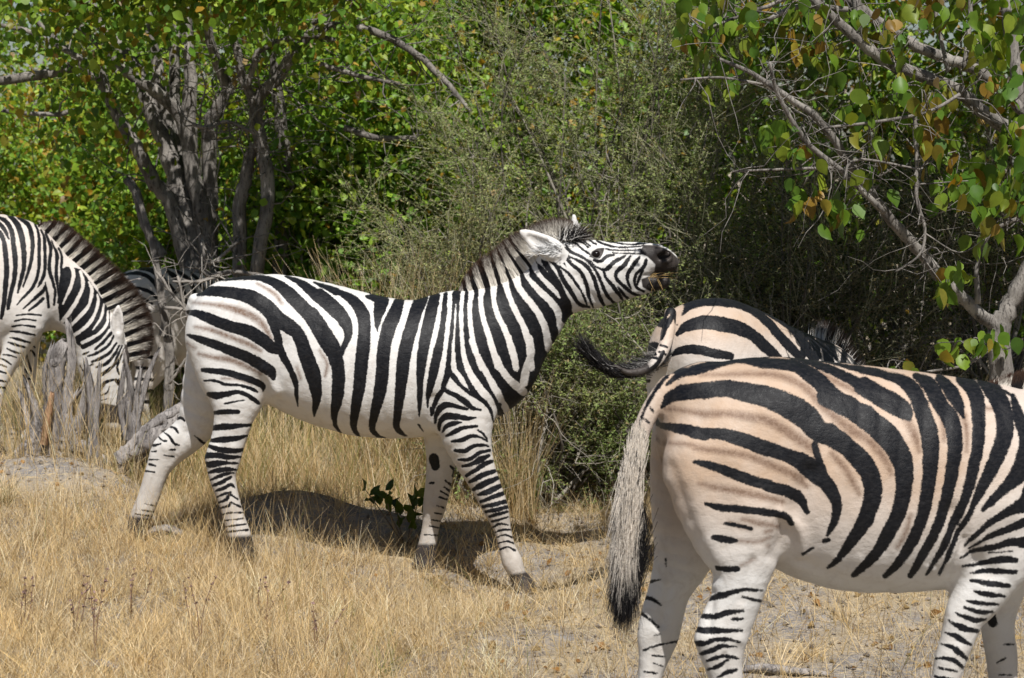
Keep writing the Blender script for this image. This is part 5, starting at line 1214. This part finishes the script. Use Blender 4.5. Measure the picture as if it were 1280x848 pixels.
# --- left tree: cluster of grey stems fanning up from one root
def grey_tree():
    b = at(np.array(268.0), np.array(420.0), 14.4); zg = float(H(np.array([b[0]]), np.array([b[1]]))[0])
    root = empty("leafy_tree", (b[0], b[1], zg)); tag(root, "grey multi-stemmed tree with a fan of trunks left of centre", "tree", "grey trees in the thicket")
    off = np.array([b[0], b[1], zg])
    ST = [([(262, 470, 18), (258, 400, 17), (250, 340, 17), (240, 290, 16), (225, 240, 16), (210, 190, 14), (190, 140, 13), (175, 100, 12), (150, 60, 11), (120, 20, 9), (100, -30, 8)], (0, 0, .2, .4)),
          ([(262, 440, 14), (262, 330, 15), (252, 260, 14), (240, 210, 12), (235, 150, 12), (238, 100, 10), (235, 50, 9), (232, -20, 8)], (0, -.1, -.1, .1)),
          ([(258, 420, 12), (248, 300, 13), (228, 240, 12), (215, 190, 11), (205, 130, 11), (196, 80, 9), (185, 20, 8), (180, -40, 7)], (0, .1, .2, .3)),
          ([(255, 400, 14), (215, 262, 12), (190, 225, 11), (175, 190, 10), (150, 150, 9), (130, 110, 9), (115, 80, 8), (60, 92, 8), (0, 101, 7), (-60, 106, 6)], (0, -.2, -.2, -.5)),
          ([(262, 380, 12), (222, 180, 11), (218, 110, 9), (220, 50, 8), (224, -30, 7)], (.2, .3, .4)),
          ([(265, 380, 12), (262, 180, 11), (270, 140, 11), (285, 115, 10), (272, 80, 8), (262, 45, 7), (258, 20, 6)], (0, -.1, -.3)),
          ([(262, 360, 10), (232, 170, 9), (200, 120, 9), (160, 90, 8), (110, 40, 7), (60, 10, 6)], (.1, -.1, -.2)),
          ([(205, 320, 7), (185, 290, 7), (170, 240, 7), (158, 225, 6)], (-.3, -.3))]
    a = Acc(); cs = []
    for nd, dy in ST: cs.append(plimb(a, [(q[0], q[1], q[2] * .84) for q in nd], 14.4, dy, 11, 5, wob=.10))
    for nd, dy in (([(113, 82, 4), (60, 50, 3.5), (20, 35, 3), (-30, 30, 2.5)], (-.5,)), ([(95, 140, 3.5), (50, 143, 3), (0, 138, 2.5)], (-.4,)), ([(120, 100, 4), (80, 60, 3.5), (40, 20, 3), (20, -20, 2.5)], (-.4,))): cs.append(plimb(a, nd, 14.4, dy, 7, 4))
    allp = np.concatenate([c for c in cs])
    twigs_from(a, allp[allp[:, 2] > 1.3], 120, .5, .005, (.2, .18, .16), .2)
    for V in a.V: V -= off
    a.build("trunk", M_BARK, root)
    l = Acc()
    def pc(n, x0, x1, y0, y1, Y0, Y1): return at(x0 + (x1 - x0) * rng.random(n), y0 + (y1 - y0) * rng.random(n), Y0 + (Y1 - Y0) * rng.random(n)) - off
    leafy(l, pc(60, -60, 210, -30, 60, 13.2, 14.6), 16, .12, .062, .12, .02, .6, 1.0)
    leafy(l, pc(38, 30, 170, 60, 190, 13.6, 15.0), 15, .11, .062, .14, .02, .6, 1.0)
    leafy(l, pc(50, 180, 420, -30, 60, 13.4, 15.4), 16, .13, .062, .08, .01, .6, 1.0)
    leafy(l, pc(130, 120, 560, -10, 330, 15.2, 16.2), 18, .15, .062, .08, .01, .5, 1.0)
    # unseen leaves above the frame, placed to shade the stems and half hidden zebra
    cr_ = np.stack([-3.1 + 1.8 * rng.random(170), 12.3 + 1.2 * rng.random(170), 2.85 + .6 * rng.random(170)], 1) - off
    c2 = np.stack([-2.75 + 1.7 * rng.random(150), 12.35 + .8 * rng.random(150), 2.9 + .35 * rng.random(150)], 1) - off; cr_ = np.concatenate([cr_[:30], c2])
    leafy(l, cr_, 36, .17, .065, .10, .01, .5, 1.0)
    l.build("crown", M_LEAF, root)
grey_tree()

def small_grey_tree():
    b = at(np.array(320.0), np.array(430.0), 14.0); zg = float(H(np.array([b[0]]), np.array([b[1]]))[0])
    root = empty("leafy_tree", (b[0], b[1], zg)); tag(root, "slender forked grey tree with bare twisted top right of the trunk fan", "tree", "grey trees in the thicket")
    off = np.array([b[0], b[1], zg]); a = Acc(); cs = []
    for nd, dy in (([(315, 430, 9), (322, 340, 9), (335, 240, 9), (328, 190, 9), (320, 150, 9), (325, 120, 8), (345, 100, 8), (365, 70, 7), (385, 45, 6), (420, 32, 5), (470, 40, 5), (520, 68, 4.5), (555, 100, 4), (590, 142, 2)], (0, 0, -.1, -.3)),
                   ([(325, 160, 7), (312, 120, 6), (302, 95, 5.5), (296, 60, 5), (288, 38, 4)], (0, -.1)), ([(308, 110, 4), (318, 80, 4), (326, 62, 3.5), (380, 45, 3.5), (420, 50, 3)], (-.1, -.2)),
                   ([(300, 400, 9), (300, 270, 9), (308, 220, 8), (318, 180, 7)], (.1, .05)), ([(345, 400, 10), (352, 300, 10), (360, 230, 9), (352, 160, 8), (345, 100, 7), (340, 30, 6)], (.5, .4)),
                   ([(240, 155, 2.5), (262, 160, 2.5), (285, 152, 2.2), (320, 168, 2)], (-.5,)), ([(390, 30, 3), (440, 0, 3), (480, -20, 2.5)], (-.2,)), ([(400, 80, 3.5), (450, 95, 3), (500, 105, 2.5)], (-.2,)), ([(430, 160, 4), (470, 172, 4), (520, 174, 3)], (.2,)),
                   ([(250, 330, 4), (262, 345, 3.5), (290, 340, 3), (330, 345, 2.5)], (-.6,)), ([(252, 300, 3), (262, 330, 2.5), (300, 300, 2)], (-.6,))): cs.append(plimb(a, nd, 14.0, dy, 9, 5, wob=.12))
    allp = np.concatenate(cs)
    twigs_from(a, allp[allp[:, 2] > 1.0], 260, .5, .0045, (.3, .28, .25), .05)
    for V in a.V: V -= off
    a.build("trunk", M_BARK, root)
    l = Acc(); cen = at(300 + 260 * rng.random(46), -20 + 150 * rng.random(46), 13.7 + .9 * rng.random(46)) - off
    leafy(l, cen, 14, .10, .06, .12, .03, .6, 1.0); l.build("crown", M_LEAF, root)
small_grey_tree()

# --- grey green thorn shrubs in the middle
spray_shrub(690, 13.4, 1.05, .55, 1.2, 1500, "broad grey green thorn shrub behind the raised head of the middle zebra", zc=1.25, group="fine leaved thorn shrubs", leaflet=.0145, per=44, tl=.42)
spray_shrub(860, 13.2, .9, .55, 1.25, 1250, "grey green thorn shrub right of the raised muzzle", zc=1.35, group="fine leaved thorn shrubs", leaflet=.0145, per=44, tl=.42)
spray_shrub(590, 12.7, .55, .35, .62, 750, "low grey green thorn shrub over the withers of the middle zebra", zc=.75, group="fine leaved thorn shrubs", leaflet=.014, per=36, col=(.22, .23, .10), dry=.2)
spray_shrub(770, 13.9, 1.0, .45, .9, 750, "high straggly thorn shrub above the raised head", zc=2.4, group="fine leaved thorn shrubs", leaflet=.0145, per=44, tl=.5, bare=.3)
# --- feathery bush at the feet of the middle zebra
spray_shrub(690, 11.35, .50, .36, .46, 1500, "feathery green bush between the foreleg of the middle zebra and the hanging tail", name="feathery_bush", zc=.48, leaflet=.015, col=(.16, .21, .065), dry=.12, tl=.26, bare=.05, per=30)
spray_shrub(770, 11.5, .42, .34, .58, 1000, "taller feathery bush below the muzzle of the middle zebra", name="feathery_bush", zc=.66, leaflet=.015, col=(.18, .21, .07), dry=.15, tl=.28, bare=.1, per=28)
spray_shrub(620, 11.5, .30, .3, .26, 700, "low feathery bush behind the chest of the middle zebra", name="feathery_bush", zc=.30, leaflet=.014, col=(.18, .22, .07), dry=.2, tl=.22, bare=.1)
# --- undergrowth at the right, its leaf colour darkened to deepen the shade
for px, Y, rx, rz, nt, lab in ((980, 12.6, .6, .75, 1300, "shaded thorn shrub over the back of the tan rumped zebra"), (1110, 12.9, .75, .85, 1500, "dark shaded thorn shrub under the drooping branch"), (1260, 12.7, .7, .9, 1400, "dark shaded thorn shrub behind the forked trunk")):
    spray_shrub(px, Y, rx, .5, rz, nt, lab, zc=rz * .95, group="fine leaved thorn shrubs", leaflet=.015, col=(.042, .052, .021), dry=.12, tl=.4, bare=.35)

# --- drooping tree at the right
def drooping_tree():
    Y0 = 9.7
    CL = [(880, 60, 30, 30, 15), (930, 80, 30, 30, 16), (1015, 65, 25, 30, 16), (1035, 95, 20, 20, 8), (975, 180, 25, 28, 14), (1005, 205, 14, 16, 5), (1100, 160, 34, 32, 22), (1060, 140, 20, 16, 6), (1010, 255, 20, 20, 10), (1050, 275, 24, 20, 12), (1105, 50, 22, 22, 10), (1128, 68, 14, 18, 4),
          (1165, 140, 26, 30, 18), (1175, 190, 18, 20, 10), (1200, 235, 38, 28, 26), (1262, 240, 26, 34, 22), (1265, 180, 24, 26, 14), (1262, 100, 30, 34, 20), (1230, 60, 26, 24, 10), (1190, 350, 14, 16, 8), (1180, 372, 10, 10, 4), (1215, 440, 22, 12, 9), (1242, 432, 14, 10, 5), (1128, 468, 10, 7, 4), (1145, 20, 36, 22, 16), (1200, 10, 30, 20, 14), (1040, 20, 26, 18, 9), (930, 20, 30, 20, 10), (905, 40, 26, 18, 9),
          (860, 20, 24, 24, 9), (1088, 232, 20, 14, 5), (1235, 310, 22, 16, 6), (1130, 110, 16, 16, 6), (1275, 20, 20, 30, 10), (995, 20, 22, 16, 7)]
    b = at(np.array(1262.0), np.array(480.0), Y0); zg = float(H(np.array([b[0]]), np.array([b[1]]))[0])
    root = empty("leafy_tree", (b[0], b[1], zg)); tag(root, "drooping tree at the right with large hanging leaves turning yellow", "tree")
    off = np.array([b[0], b[1], zg]); a = Acc(); cs = []
    for nd, dy in (([(1262, 720, 22), (1258, 600, 19), (1252, 480, 15), (1250, 412, 14), (1264, 378, 11), (1285, 340, 11), (1312, 290, 10), (1335, 235, 10), (1340, 180, 10)], (0, 0, 0, .1)),
                   ([(1250, 412, 9), (1215, 385, 8), (1180, 350, 8), (1150, 315, 7.5), (1120, 282, 7), (1088, 243, 6.5), (1062, 205, 6), (1040, 172, 5), (1018, 145, 4.5), (985, 122, 4), (940, 92, 3), (900, 74, 2)], (0, -.3, -.6)),
                   ([(1106, 266, 4), (1050, 212, 3.6), (1010, 180, 3.4), (988, 148, 3), (970, 112, 2.6), (962, 78, 2)], (-.4, -.7)),
                   ([(1340, 200, 12), (1285, 170, 10), (1240, 148, 9), (1200, 116, 8), (1168, 100, 8), (1120, 84, 7.5), (1088, 62, 7), (1052, 32, 6.5), (1015, -2, 6), (980, -34, 5)], (.1, -.3, -.5)),
                   ([(1335, 190, 10), (1262, 122, 7), (1222, 88, 7), (1178, 72, 7), (1128, 48, 6.5), (1080, 14, 6), (1030, -25, 5)], (.2, .2, .3)),
                   ([(1300, 200, 9), (1274, 110, 8), (1264, 55, 8), (1256, -10, 8), (1250, -60, 7)], (.4, .5)),
                   ([(1120, 84, 3), (1142, 140, 3), (1146, 200, 2.6), (1146, 250, 2.4), (1156, 285, 2), (1150, 318, 1.6), (1120, 340, 1.2)], (-.4, -.4)),
                   ([(1072, 48, 6), (1072, 10, 6), (1066, -30, 5)], (-.2,)), ([(1185, 90, 2.6), (1170, 20, 2.4), (1166, -20, 2)], (-.2,)), ([(1205, 90, 3), (1212, 30, 3), (1214, -20, 3)], (-.2,)),
                   ([(1222, 380, 4), (1222, 330, 3), (1240, 290, 3), (1280, 270, 2.4)], (-.1,)), ([(1250, 425, 3), (1210, 455, 2), (1160, 465, 1.6), (1095, 475, 1.2)], (-.1, -.3)),
                   ([(960, 25, 3), (1000, 8, 3.5), (1060, 12, 3.5)], (-.4,)), ([(880, 38, 1.6), (930, 18, 2.2), (960, 8, 2.4), (1000, -10, 2.6)], (-.4,)), ([(850, 100, 1.2), (900, 97, 1.6), (955, 106, 2)], (-.5,)), ([(915, 215, 1), (970, 212, 1.6), (1040, 210, 2)], (-.5,)),
                   ([(1055, 225, 2), (1062, 205, 2), (1085, 200, 1.6), (1150, 212, 1.2)], (-.5,)), ([(1200, 118, 2.4), (1160, 140, 2), (1100, 152, 2), (1030, 160, 1.6)], (-.5,))): cs.append(plimb(a, nd, Y0, dy, 10, 5, wob=.10))
    allp = np.concatenate(cs)
    for x, y, sx, sy, n in CL:                         # fine twigs that carry the leaf clusters
        for k in range(3 + n // 6):
            e = at(np.array(x + rng.normal(0, sx * .5)), np.array(y - 14 + rng.normal(0, sy * .5)), Y0 - .35 + rng.normal(0, .12))
            s0 = allp[np.argmin(((allp[:, :3] - e) ** 2).sum(1) + rng.random(len(allp)) * .05), :3]; mid = (s0 + e) / 2 + rng.normal(0, .05, 3) + (0, 0, .04)
            limb(a, [(*s0, .0036), (*mid, .0026), (*e, .0014)], 5, 4, (.22, .19, .15))
    twigs_from(a, allp[(allp[:, 2] > 1.35)], 230, .34, .0025, (.24, .21, .18), -.1)
    for V in a.V: V -= off
    a.build("trunk", M_BARK, root)
    l = Acc()
    for x, y, sx, sy, n in CL:
        n = int(n * 2.1)
        C = at(x + rng.normal(0, sx * .62, n), y - 12 + rng.normal(0, sy * .62, n), Y0 - .35 + rng.normal(0, .16, n)) - off
        warm = .15 + (.30 if 1140 < x < 1185 and y < 220 else 0)
        add_leaves(l, C, .072 * (.55 + .8 * rng.random(n)), leaf_cols(n, warm, .008 + max(0, warm - .16) * .5, .74), 1.3, .25, 1.0, True)
    # unseen crown leaves above the frame, placed to shade the undergrowth and shrubs behind
    m = 860; cen = np.stack([1.4 + 3.4 * rng.random(m), 9.9 + 2.9 * rng.random(m), 2.95 + 1.2 * rng.random(m)], 1) - off
    m = 420; cen = np.concatenate([cen, np.stack([1.5 + 3.2 * rng.random(m), 12.8 + 2.2 * rng.random(m), 3.3 + 1.1 * rng.random(m)], 1) - off])
    leafy(l, cen, 22, .17, .085, .12, .03, .7, .8)
    l.build("crown", M_LEAF, root)
drooping_tree()

# ================================================================== dead wood
def part_snag(root, name, nodes, Y, mat=None, jag=.09):
    a = Acc(); snag(a, nodes, Y, jag=jag); off = np.array(root.location)
    for V in a.V: V -= off
    return a.build(name, mat or M_DEAD, root)
def ground_root(name, px, py, Y, label, cat, group=None):
    p = at(np.array(float(px)), np.array(float(py)), Y); zg = float(H(np.array([p[0]]), np.array([Y]))[0])
    r = empty(name, (p[0], Y, zg)); tag(r, label, cat, group); return r
r = ground_root("tree_stump", 75, 570, 11.55, "split grey stump of jagged twisted stems on the bare mound", "stump")
for nd in ([(56, 592, 16), (61, 540, 12), (66, 500, 10), (70, 462, 9.5), (75, 440, 8)], [(60, 500, 5), (58, 465, 4), (62, 444, 2.5)], [(92, 588, 8), (84, 535, 8), (85, 490, 6), (90, 450, 5), (86, 412, 3.5)], [(30, 592, 11), (42, 555, 8), (45, 520, 6), (36, 488, 2)],
           [(80, 592, 10), (92, 550, 8), (101, 515, 5), (104, 492, 2)], [(48, 580, 7), (38, 540, 5), (27, 500, 2.5)], [(20, 570, 6), (45, 556, 9), (75, 552, 11), (105, 560, 8), (128, 574, 4)], [(18, 588, 5), (40, 575, 8), (70, 570, 9), (96, 578, 6)], [(70, 545, 7), (80, 515, 6), (94, 496, 3)]): part_snag(r, "stem", nd, 11.55)
part_snag(r, "peeled_strip", [(55, 556, 4), (60, 525, 4.5), (65, 496, 2.5)], 11.45, M_RED, .03)
r = ground_root("tree_stump", 116, 570, 11.5, "narrow pinkish grey stump in front of the grazing zebra's face", "stump")
for nd in ([(110, 592, 8), (115, 545, 6.5), (113, 500, 5.5), (109, 464, 3.5)], [(124, 592, 6), (119, 540, 5), (122, 495, 4), (124, 470, 1.8)]): part_snag(r, "stem", nd, 11.5)
r = ground_root("tree_stump", 165, 575, 11.5, "forked grey stump with a thin reddish prong right of the grazing zebra's muzzle", "stump")
for nd in ([(170, 592, 10), (167, 550, 8), (160, 514, 6), (163, 484, 4), (158, 456, 1.8)], [(166, 545, 6), (174, 510, 5), (184, 475, 3.5), (193, 450, 2)], [(172, 545, 5), (171, 505, 4), (175, 470, 2)], [(158, 550, 5), (150, 505, 4), (154, 468, 2)], [(150, 585, 5), (166, 566, 8), (186, 572, 5)]): part_snag(r, "stem", nd, 11.5)
r = ground_root("fallen_log", 200, 560, 11.35, "twisted grey dead log lying behind the trailing hind leg of the middle zebra", "log")
for nd in ([(148, 575, 8), (170, 560, 11), (192, 545, 14), (215, 528, 13), (238, 508, 10), (262, 492, 7)], [(165, 572, 6), (185, 565, 8), (210, 548, 9), (235, 528, 7)], [(180, 540, 6), (205, 525, 8), (230, 508, 6), (246, 490, 4)], [(152, 590, 6), (160, 572, 7), (172, 552, 7), (182, 536, 5)]): part_snag(r, "stem", nd, 11.35, jag=.02)
r = ground_root("dead_sapling", 218, 560, 13.3, "thin grey dead sapling standing between the grazing zebra's mane and the middle zebra's rump", "sapling")
for nd in ([(212, 560, 6), (211, 500, 6), (213, 450, 5.5), (207, 400, 5), (200, 360, 4.5), (194, 320, 4), (186, 290, 3.6), (176, 255, 3), (160, 224, 1.6)], [(205, 420, 5), (208, 395, 5), (200, 376, 3)]): part_snag(r, "stem", nd, 13.3, M_BARK, jag=.0)
a = Acc(); off = np.array(r.location)
for nd in ([(206, 385, 2.4), (235, 388, 2.2), (262, 400, 1.8)], [(196, 340, 2), (225, 380, 1.8), (240, 392, 1.4)], [(222, 345, 1.6), (234, 400, 1.8)], [(180, 395, 1.6), (165, 370, 1.8), (158, 352, 1.2)], [(240, 440, 2), (225, 460, 2), (212, 480, 1.8)], [(216, 352, 1.6), (250, 352, 2), (275, 345, 1.6)]):
    plimb(a, nd, 13.15, None, 6, 4)
twigs_from(a, np.concatenate(a.V), 60, .3, .003, (.3, .27, .24), .1)
for V in a.V: V -= off
a.build("twigs", M_TWIG, r)
def stick(nodes, Y, label, name="dead_stick", mat=None):
    n = np.asarray(nodes, float); p0 = at(n[0, 0:1], n[0, 1:2], Y)[0]
    rt = empty(name, p0); tag(rt, label, "stick"); a = Acc(); snag(a, nodes, Y, 10, .01)
    for V in a.V: V -= p0
    a.build("stem", mat or M_DEAD, rt)
def gY(px, py):
    Y = 8.0
    for _ in range(30):
        p = at(np.array(float(px)), np.array(float(py)), Y); z = float(H(np.array([p[0]]), np.array([Y]))[0]); d = ray(px, py); Y = float((z + .01 - CAM_H) / d[2] * d[1])
    return Y
stick([(112, 832, 4), (125, 830, 5), (140, 834, 5), (152, 845, 4)], gY(130, 836), "short curved grey stick lying in the grass at the bottom left")
stick([(915, 840, 4), (950, 835, 5.5), (1000, 840, 5), (1035, 843, 3)], gY(975, 842), "grey branch lying on the ground between the legs of the large tan zebra")
stick([(180, 668, 5), (205, 662, 6), (225, 668, 5)], gY(205, 676), "stubby grey stick beside the trailing hoof of the middle zebra")

# ================================================================== grass, weeds and litter
def field(n, x0, x1, y0, y1): return x0 + (x1 - x0) * rng.random(n), y0 + (y1 - y0) * rng.random(n)
def patch(X, Y, s=1.0, seed=5): return vnoise(np.stack([X, Y, 0 * X], 1), s, seed)
def bare(X, Y):
    """1 where the soil lies bare: the mound at the left, the trodden ground at the lower right, the strip under the zebra"""
    px, py = project(np.stack([X, Y, H(X, Y)], 1))
    b_ = np.clip(1.3 - np.hypot((px - 66) / 95, (py - 580) / 36), 0, 1) * 2.2
    b_ = np.maximum(b_, np.clip((px - 430) / 260, 0, 1) * np.clip((py - 640) / 40, 0, 1) * .92)
    b_ = np.maximum(b_, np.clip(1.2 - np.hypot((px - 440) / 330, (py - 662) / 34), 0, 1) * 1.05)
    return np.clip(b_, 0, 1)
g = Acc()
X, Y = field(190000, -3.6, 3.9, 7.0, 12.6)
keep = rng.random(len(X)) < (1 - bare(X, Y)) * np.clip(2.1 * (patch(X, Y, 4.2, 5) - .3) * np.clip(2.4 * patch(X, Y, 1.7, 31) - .45, .15, 1), .03, 1)
X, Y = X[keep], Y[keep]; n = len(X)
tall = np.clip(patch(X, Y, 1.3, 8) * 1.5 - .1, .25, 1.1)
blades(g, X, Y, (.03 + .075 * rng.random(n)) * tall + .015, .0020 + .0018 * rng.random(n), .85, straw_cols(n, .03), 3, .8)
X, Y = field(150000, -3.6, 3.9, 7.0, 12.6)                    # broken straw lying flat, thin on the bare ground
keep = rng.random(len(X)) < 1 - .72 * bare(X, Y); X, Y = X[keep], Y[keep]; n = len(X)
blades(g, X, Y, .05 + .12 * rng.random(n), .002 + .002 * rng.random(n), 1.6, straw_cols(n), 2, .5, .006)
tx, ty = field(1500, -3.5, 3.7, 7.1, 12.2); kk = rng.random(1500) < (1.02 - .93 * bare(tx, ty)) * np.clip(2.4 * patch(tx, ty, 1.7, 31) - .4, .2, 1); tx, ty = tx[kk], ty[kk]     # tussocks
m = 42; th = rng.random((len(tx), m)) * 2 * np.pi; rr = .045 * np.sqrt(rng.random((len(tx), m)))
X = (tx[:, None] + rr * np.cos(th)).ravel(); Y = (ty[:, None] + rr * np.sin(th)).ravel(); n = len(X)
tc = np.repeat(straw_cols(len(tx), .05) * 1.05, m, 0) * (.75 + .5 * rng.random((n, 1)))
blades(g, X, Y, np.repeat(.05 + .12 * rng.random(len(tx)), m) * (.5 + .7 * rng.random(n)), .0022 + .0024 * rng.random(n), .7, tc, 4, .9)
X, Y = field(4200, -3.4, 3.6, 7.2, 11.8); keep = rng.random(len(X)) < 1 - .5 * bare(X, Y); X, Y = X[keep], Y[keep]; n = len(X)   # thin dark stems
blades(g, X, Y, .1 + .22 * rng.random(n), .0016 + .001 * rng.random(n), .5, np.array((.20, .13, .075)) * (.6 + .8 * rng.random((n, 1))), 4, .5)
X, Y = field(13000, -3.4, 3.6, 7.2, 11.5)
keep = rng.random(len(X)) < (1 - .8 * bare(X, Y)) * (patch(X, Y, 2, 9) > .5); X, Y = X[keep], Y[keep]; n = len(X)
blades(g, X, Y, .18 + .2 * rng.random(n), .002 + .0015 * rng.random(n), .25, straw_cols(n, .03), 4, .35)
tag(g.build("dry_grass", M_GRASS, None, False), kind="stuff")
g = Acc()
X, Y = field(56000, -4.2, 1.0, 11.05, 16.0)
px, _ = project(np.stack([X, Y, 0 * X], 1))
keep = rng.random(len(X)) < np.clip(patch(X, Y, 2.4, 11) * 1.7 - .35, .05, 1) * (1 - .9 * bare(X, Y)) * np.clip((600 - px) / 60, 0, 1)
X, Y = X[keep], Y[keep]; n = len(X)
blades(g, X, Y, .16 + .34 * rng.random(n) * np.clip(patch(X, Y, 1.6, 12) * 1.4, .3, 1.2), .003 + .002 * rng.random(n), .28, straw_cols(n, .28), 4, .45)
X, Y = field(26000, .8, 4.6, 11.3, 15.0); n = len(X)           # tufts at the right, straw colour dimmed for the shade there
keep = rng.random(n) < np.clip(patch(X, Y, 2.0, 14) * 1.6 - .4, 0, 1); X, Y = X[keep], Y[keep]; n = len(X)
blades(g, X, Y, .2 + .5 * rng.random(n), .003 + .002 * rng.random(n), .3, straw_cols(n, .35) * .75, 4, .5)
# straw tufts in the thorn shrub, left of the mane
p = at(430 + 190 * rng.random(800), np.full(800, 560.0), 12.0 + .4 * rng.random(800)); n = 800
blades(g, p[:, 0], p[:, 1], .8 + .65 * rng.random(n), .003 + .002 * rng.random(n), .28, straw_cols(n, .1), 5, .35)
p = at(628 + 40 * rng.random(260), np.full(260, 640.0), 11.0 + .15 * rng.random(260)); n = 260
blades(g, p[:, 0], p[:, 1], .35 + .5 * rng.random(n), .0028 + .0015 * rng.random(n), .2, straw_cols(n, .1), 5, .3)
p = at(15 + 150 * rng.random(420), np.full(420, 560.0), 11.35 + .5 * rng.random(420)); n = 420
blades(g, p[:, 0], p[:, 1], .25 + .45 * rng.random(n), .003 + .002 * rng.random(n), .2, straw_cols(n, .02), 5, .35)
tag(g.build("tall_grass", M_GRASS, None, False), kind="stuff")
g = Acc()
X, Y = field(1700, -3.4, 3.8, 7.2, 11.6); keep = rng.random(len(X)) < .12 + .75 * bare(X, Y); X, Y = X[keep], Y[keep]
C = np.stack([X, Y, H(X, Y) + .006], 1); n = len(C)
lc = np.where(rng.random((n, 1)) < .5, np.array((.30, .16, .055)), np.array((.34, .24, .11))) * (.5 + .8 * rng.random((n, 1)))
add_leaves(g, C, .02 + .03 * rng.random(n), lc, 0.0, 3.0, .8)
X, Y = field(5000, -3.4, 3.8, 7.2, 11.8); C = np.stack([X, Y, H(X, Y) + .004], 1); n = len(C)   # clods and chips
s_ = .004 + .012 * rng.random(n) ** 2; q = norm(rng.normal(0, 1, (n, 6, 3)))
oc = np.array([(1, 0, 0), (0, 1, 0), (-1, 0, 0), (0, -1, 0), (0, 0, 1), (0, 0, -1)], float)
V = C[:, None] + s_[:, None, None] * (oc[None] * (.7 + .6 * rng.random((n, 6, 1))) + .25 * q)
fo = np.array([(0, 1, 4), (1, 2, 4), (2, 3, 4), (3, 0, 4), (1, 0, 5), (2, 1, 5), (3, 2, 5), (0, 3, 5)])
g.add(V.reshape(-1, 3), (fo[None] + (np.arange(n) * 6)[:, None, None]).reshape(-1, 3), np.repeat(np.array((.27, .235, .205)) * (.6 + .7 * rng.random((n, 1))), 6, 0))
tag(g.build("leaf_litter", M_GRASS, None, False), kind="stuff")

def weed(px, py, h, label, n=3):
    Yg = gY(px, py); p = at(np.array(float(px)), np.array(float(py)), Yg); rt = empty("dry_weed", p); tag(rt, label, "weed", "dry weeds in the foreground grass")
    for i in range(n):
        t = np.array([rng.normal(0, .05), rng.normal(0, .05), h * (.7 + .3 * rng.random())]); a = Acc()
        c = limb(a, [(0, 0, -.02, .0022), (*(t * .5 + rng.normal(0, .012, 3)), .0018), (*t, .001)], 4, 4, (.22, .14, .09))
        twigs_from(a, c[4:], 3, .06, .001, (.25, .17, .11), .6)
        m = 14; C = c[5:, :3][rng.integers(0, len(c) - 5, m)] + rng.normal(0, .001, (m, 3))
        add_leaves(a, C, .008 + .005 * rng.random(m), np.array((.20, .13, .115)) * (.6 + .8 * rng.random((m, 1))), -.2, .5, 1.0); a.build("stem", M_TWIG, rt)
for px, py, h, lab in ((92, 800, .24, "purplish dry weed spike at the far left of the foreground"), (118, 820, .33, "tallest purplish dry weed with paired spikes in the left foreground"), (165, 770, .22, "thin brown weed right of the paired spikes"), (250, 810, .30, "branching brown weed below the middle zebra's hind hoof"),
                       (28, 790, .26, "brown weed nearest the left border"), (395, 830, .24, "slanting brown weed at the bottom left of centre"), (330, 780, .2, "small reddish weed in the middle of the foreground grass")): weed(px, py, h, lab)
# dark leafed seedling by the far foreleg
Yg = 10.35; p = at(np.array(508.0), np.array(672.0), Yg); rt = empty("seedling", (p[0], Yg, float(H(np.array([p[0]]), np.array([Yg]))[0]))); tag(rt, "dark green seedling beside the far foreleg of the middle zebra", "plant")
a = Acc(); q = Acc()
for i in range(6):
    t = np.array([rng.normal(0, .07), rng.normal(0, .05), .14 + .14 * rng.random()]); c = limb(a, [(0, 0, -.02, .004), (*(t * .5 + rng.normal(0, .02, 3)), .003), (*t, .002)], 5, 4, (.12, .09, .06))
    add_leaves(q, c[4:, :3] + rng.normal(0, .008, (len(c) - 4, 3)), .075, leaf_cols(len(c) - 4, 0, 0, .3), -.9, .3, .8)
a.build("stem", M_TWIG, rt); q.build("foliage", M_LEAF, rt)
# wisp of grass in the raised mouth
p, _ = PZ_MID.loc(np.array([818.0]), np.array([348.0]), -.05); p = PZ_MID.world(p)[0]; rt = empty("grass_wisp", p); tag(rt, "wisp of dry grass hanging from the middle zebra's mouth", "grass"); a = Acc()
for i in range(14):
    e = np.array([rng.normal(0, .035), rng.normal(-.01, .02), -.02 - .06 * rng.random()])
    if i == 0: e = np.array([.03, -.02, -.19])
    if i < 10: e = np.array([.12 * rng.random() + .0, .0, -.005 + .03 * rng.random()])
    s0 = np.array([rng.normal(-.01, .02), -.012, .004]); limb(a, [(*s0, .0011), (*(s0 + e * .5 + rng.normal(0, .01, 3)), .001), (*(s0 + e), .0006)], 4, 3, (.55, .40, .18))
a.build("straws", M_GRASS, rt)
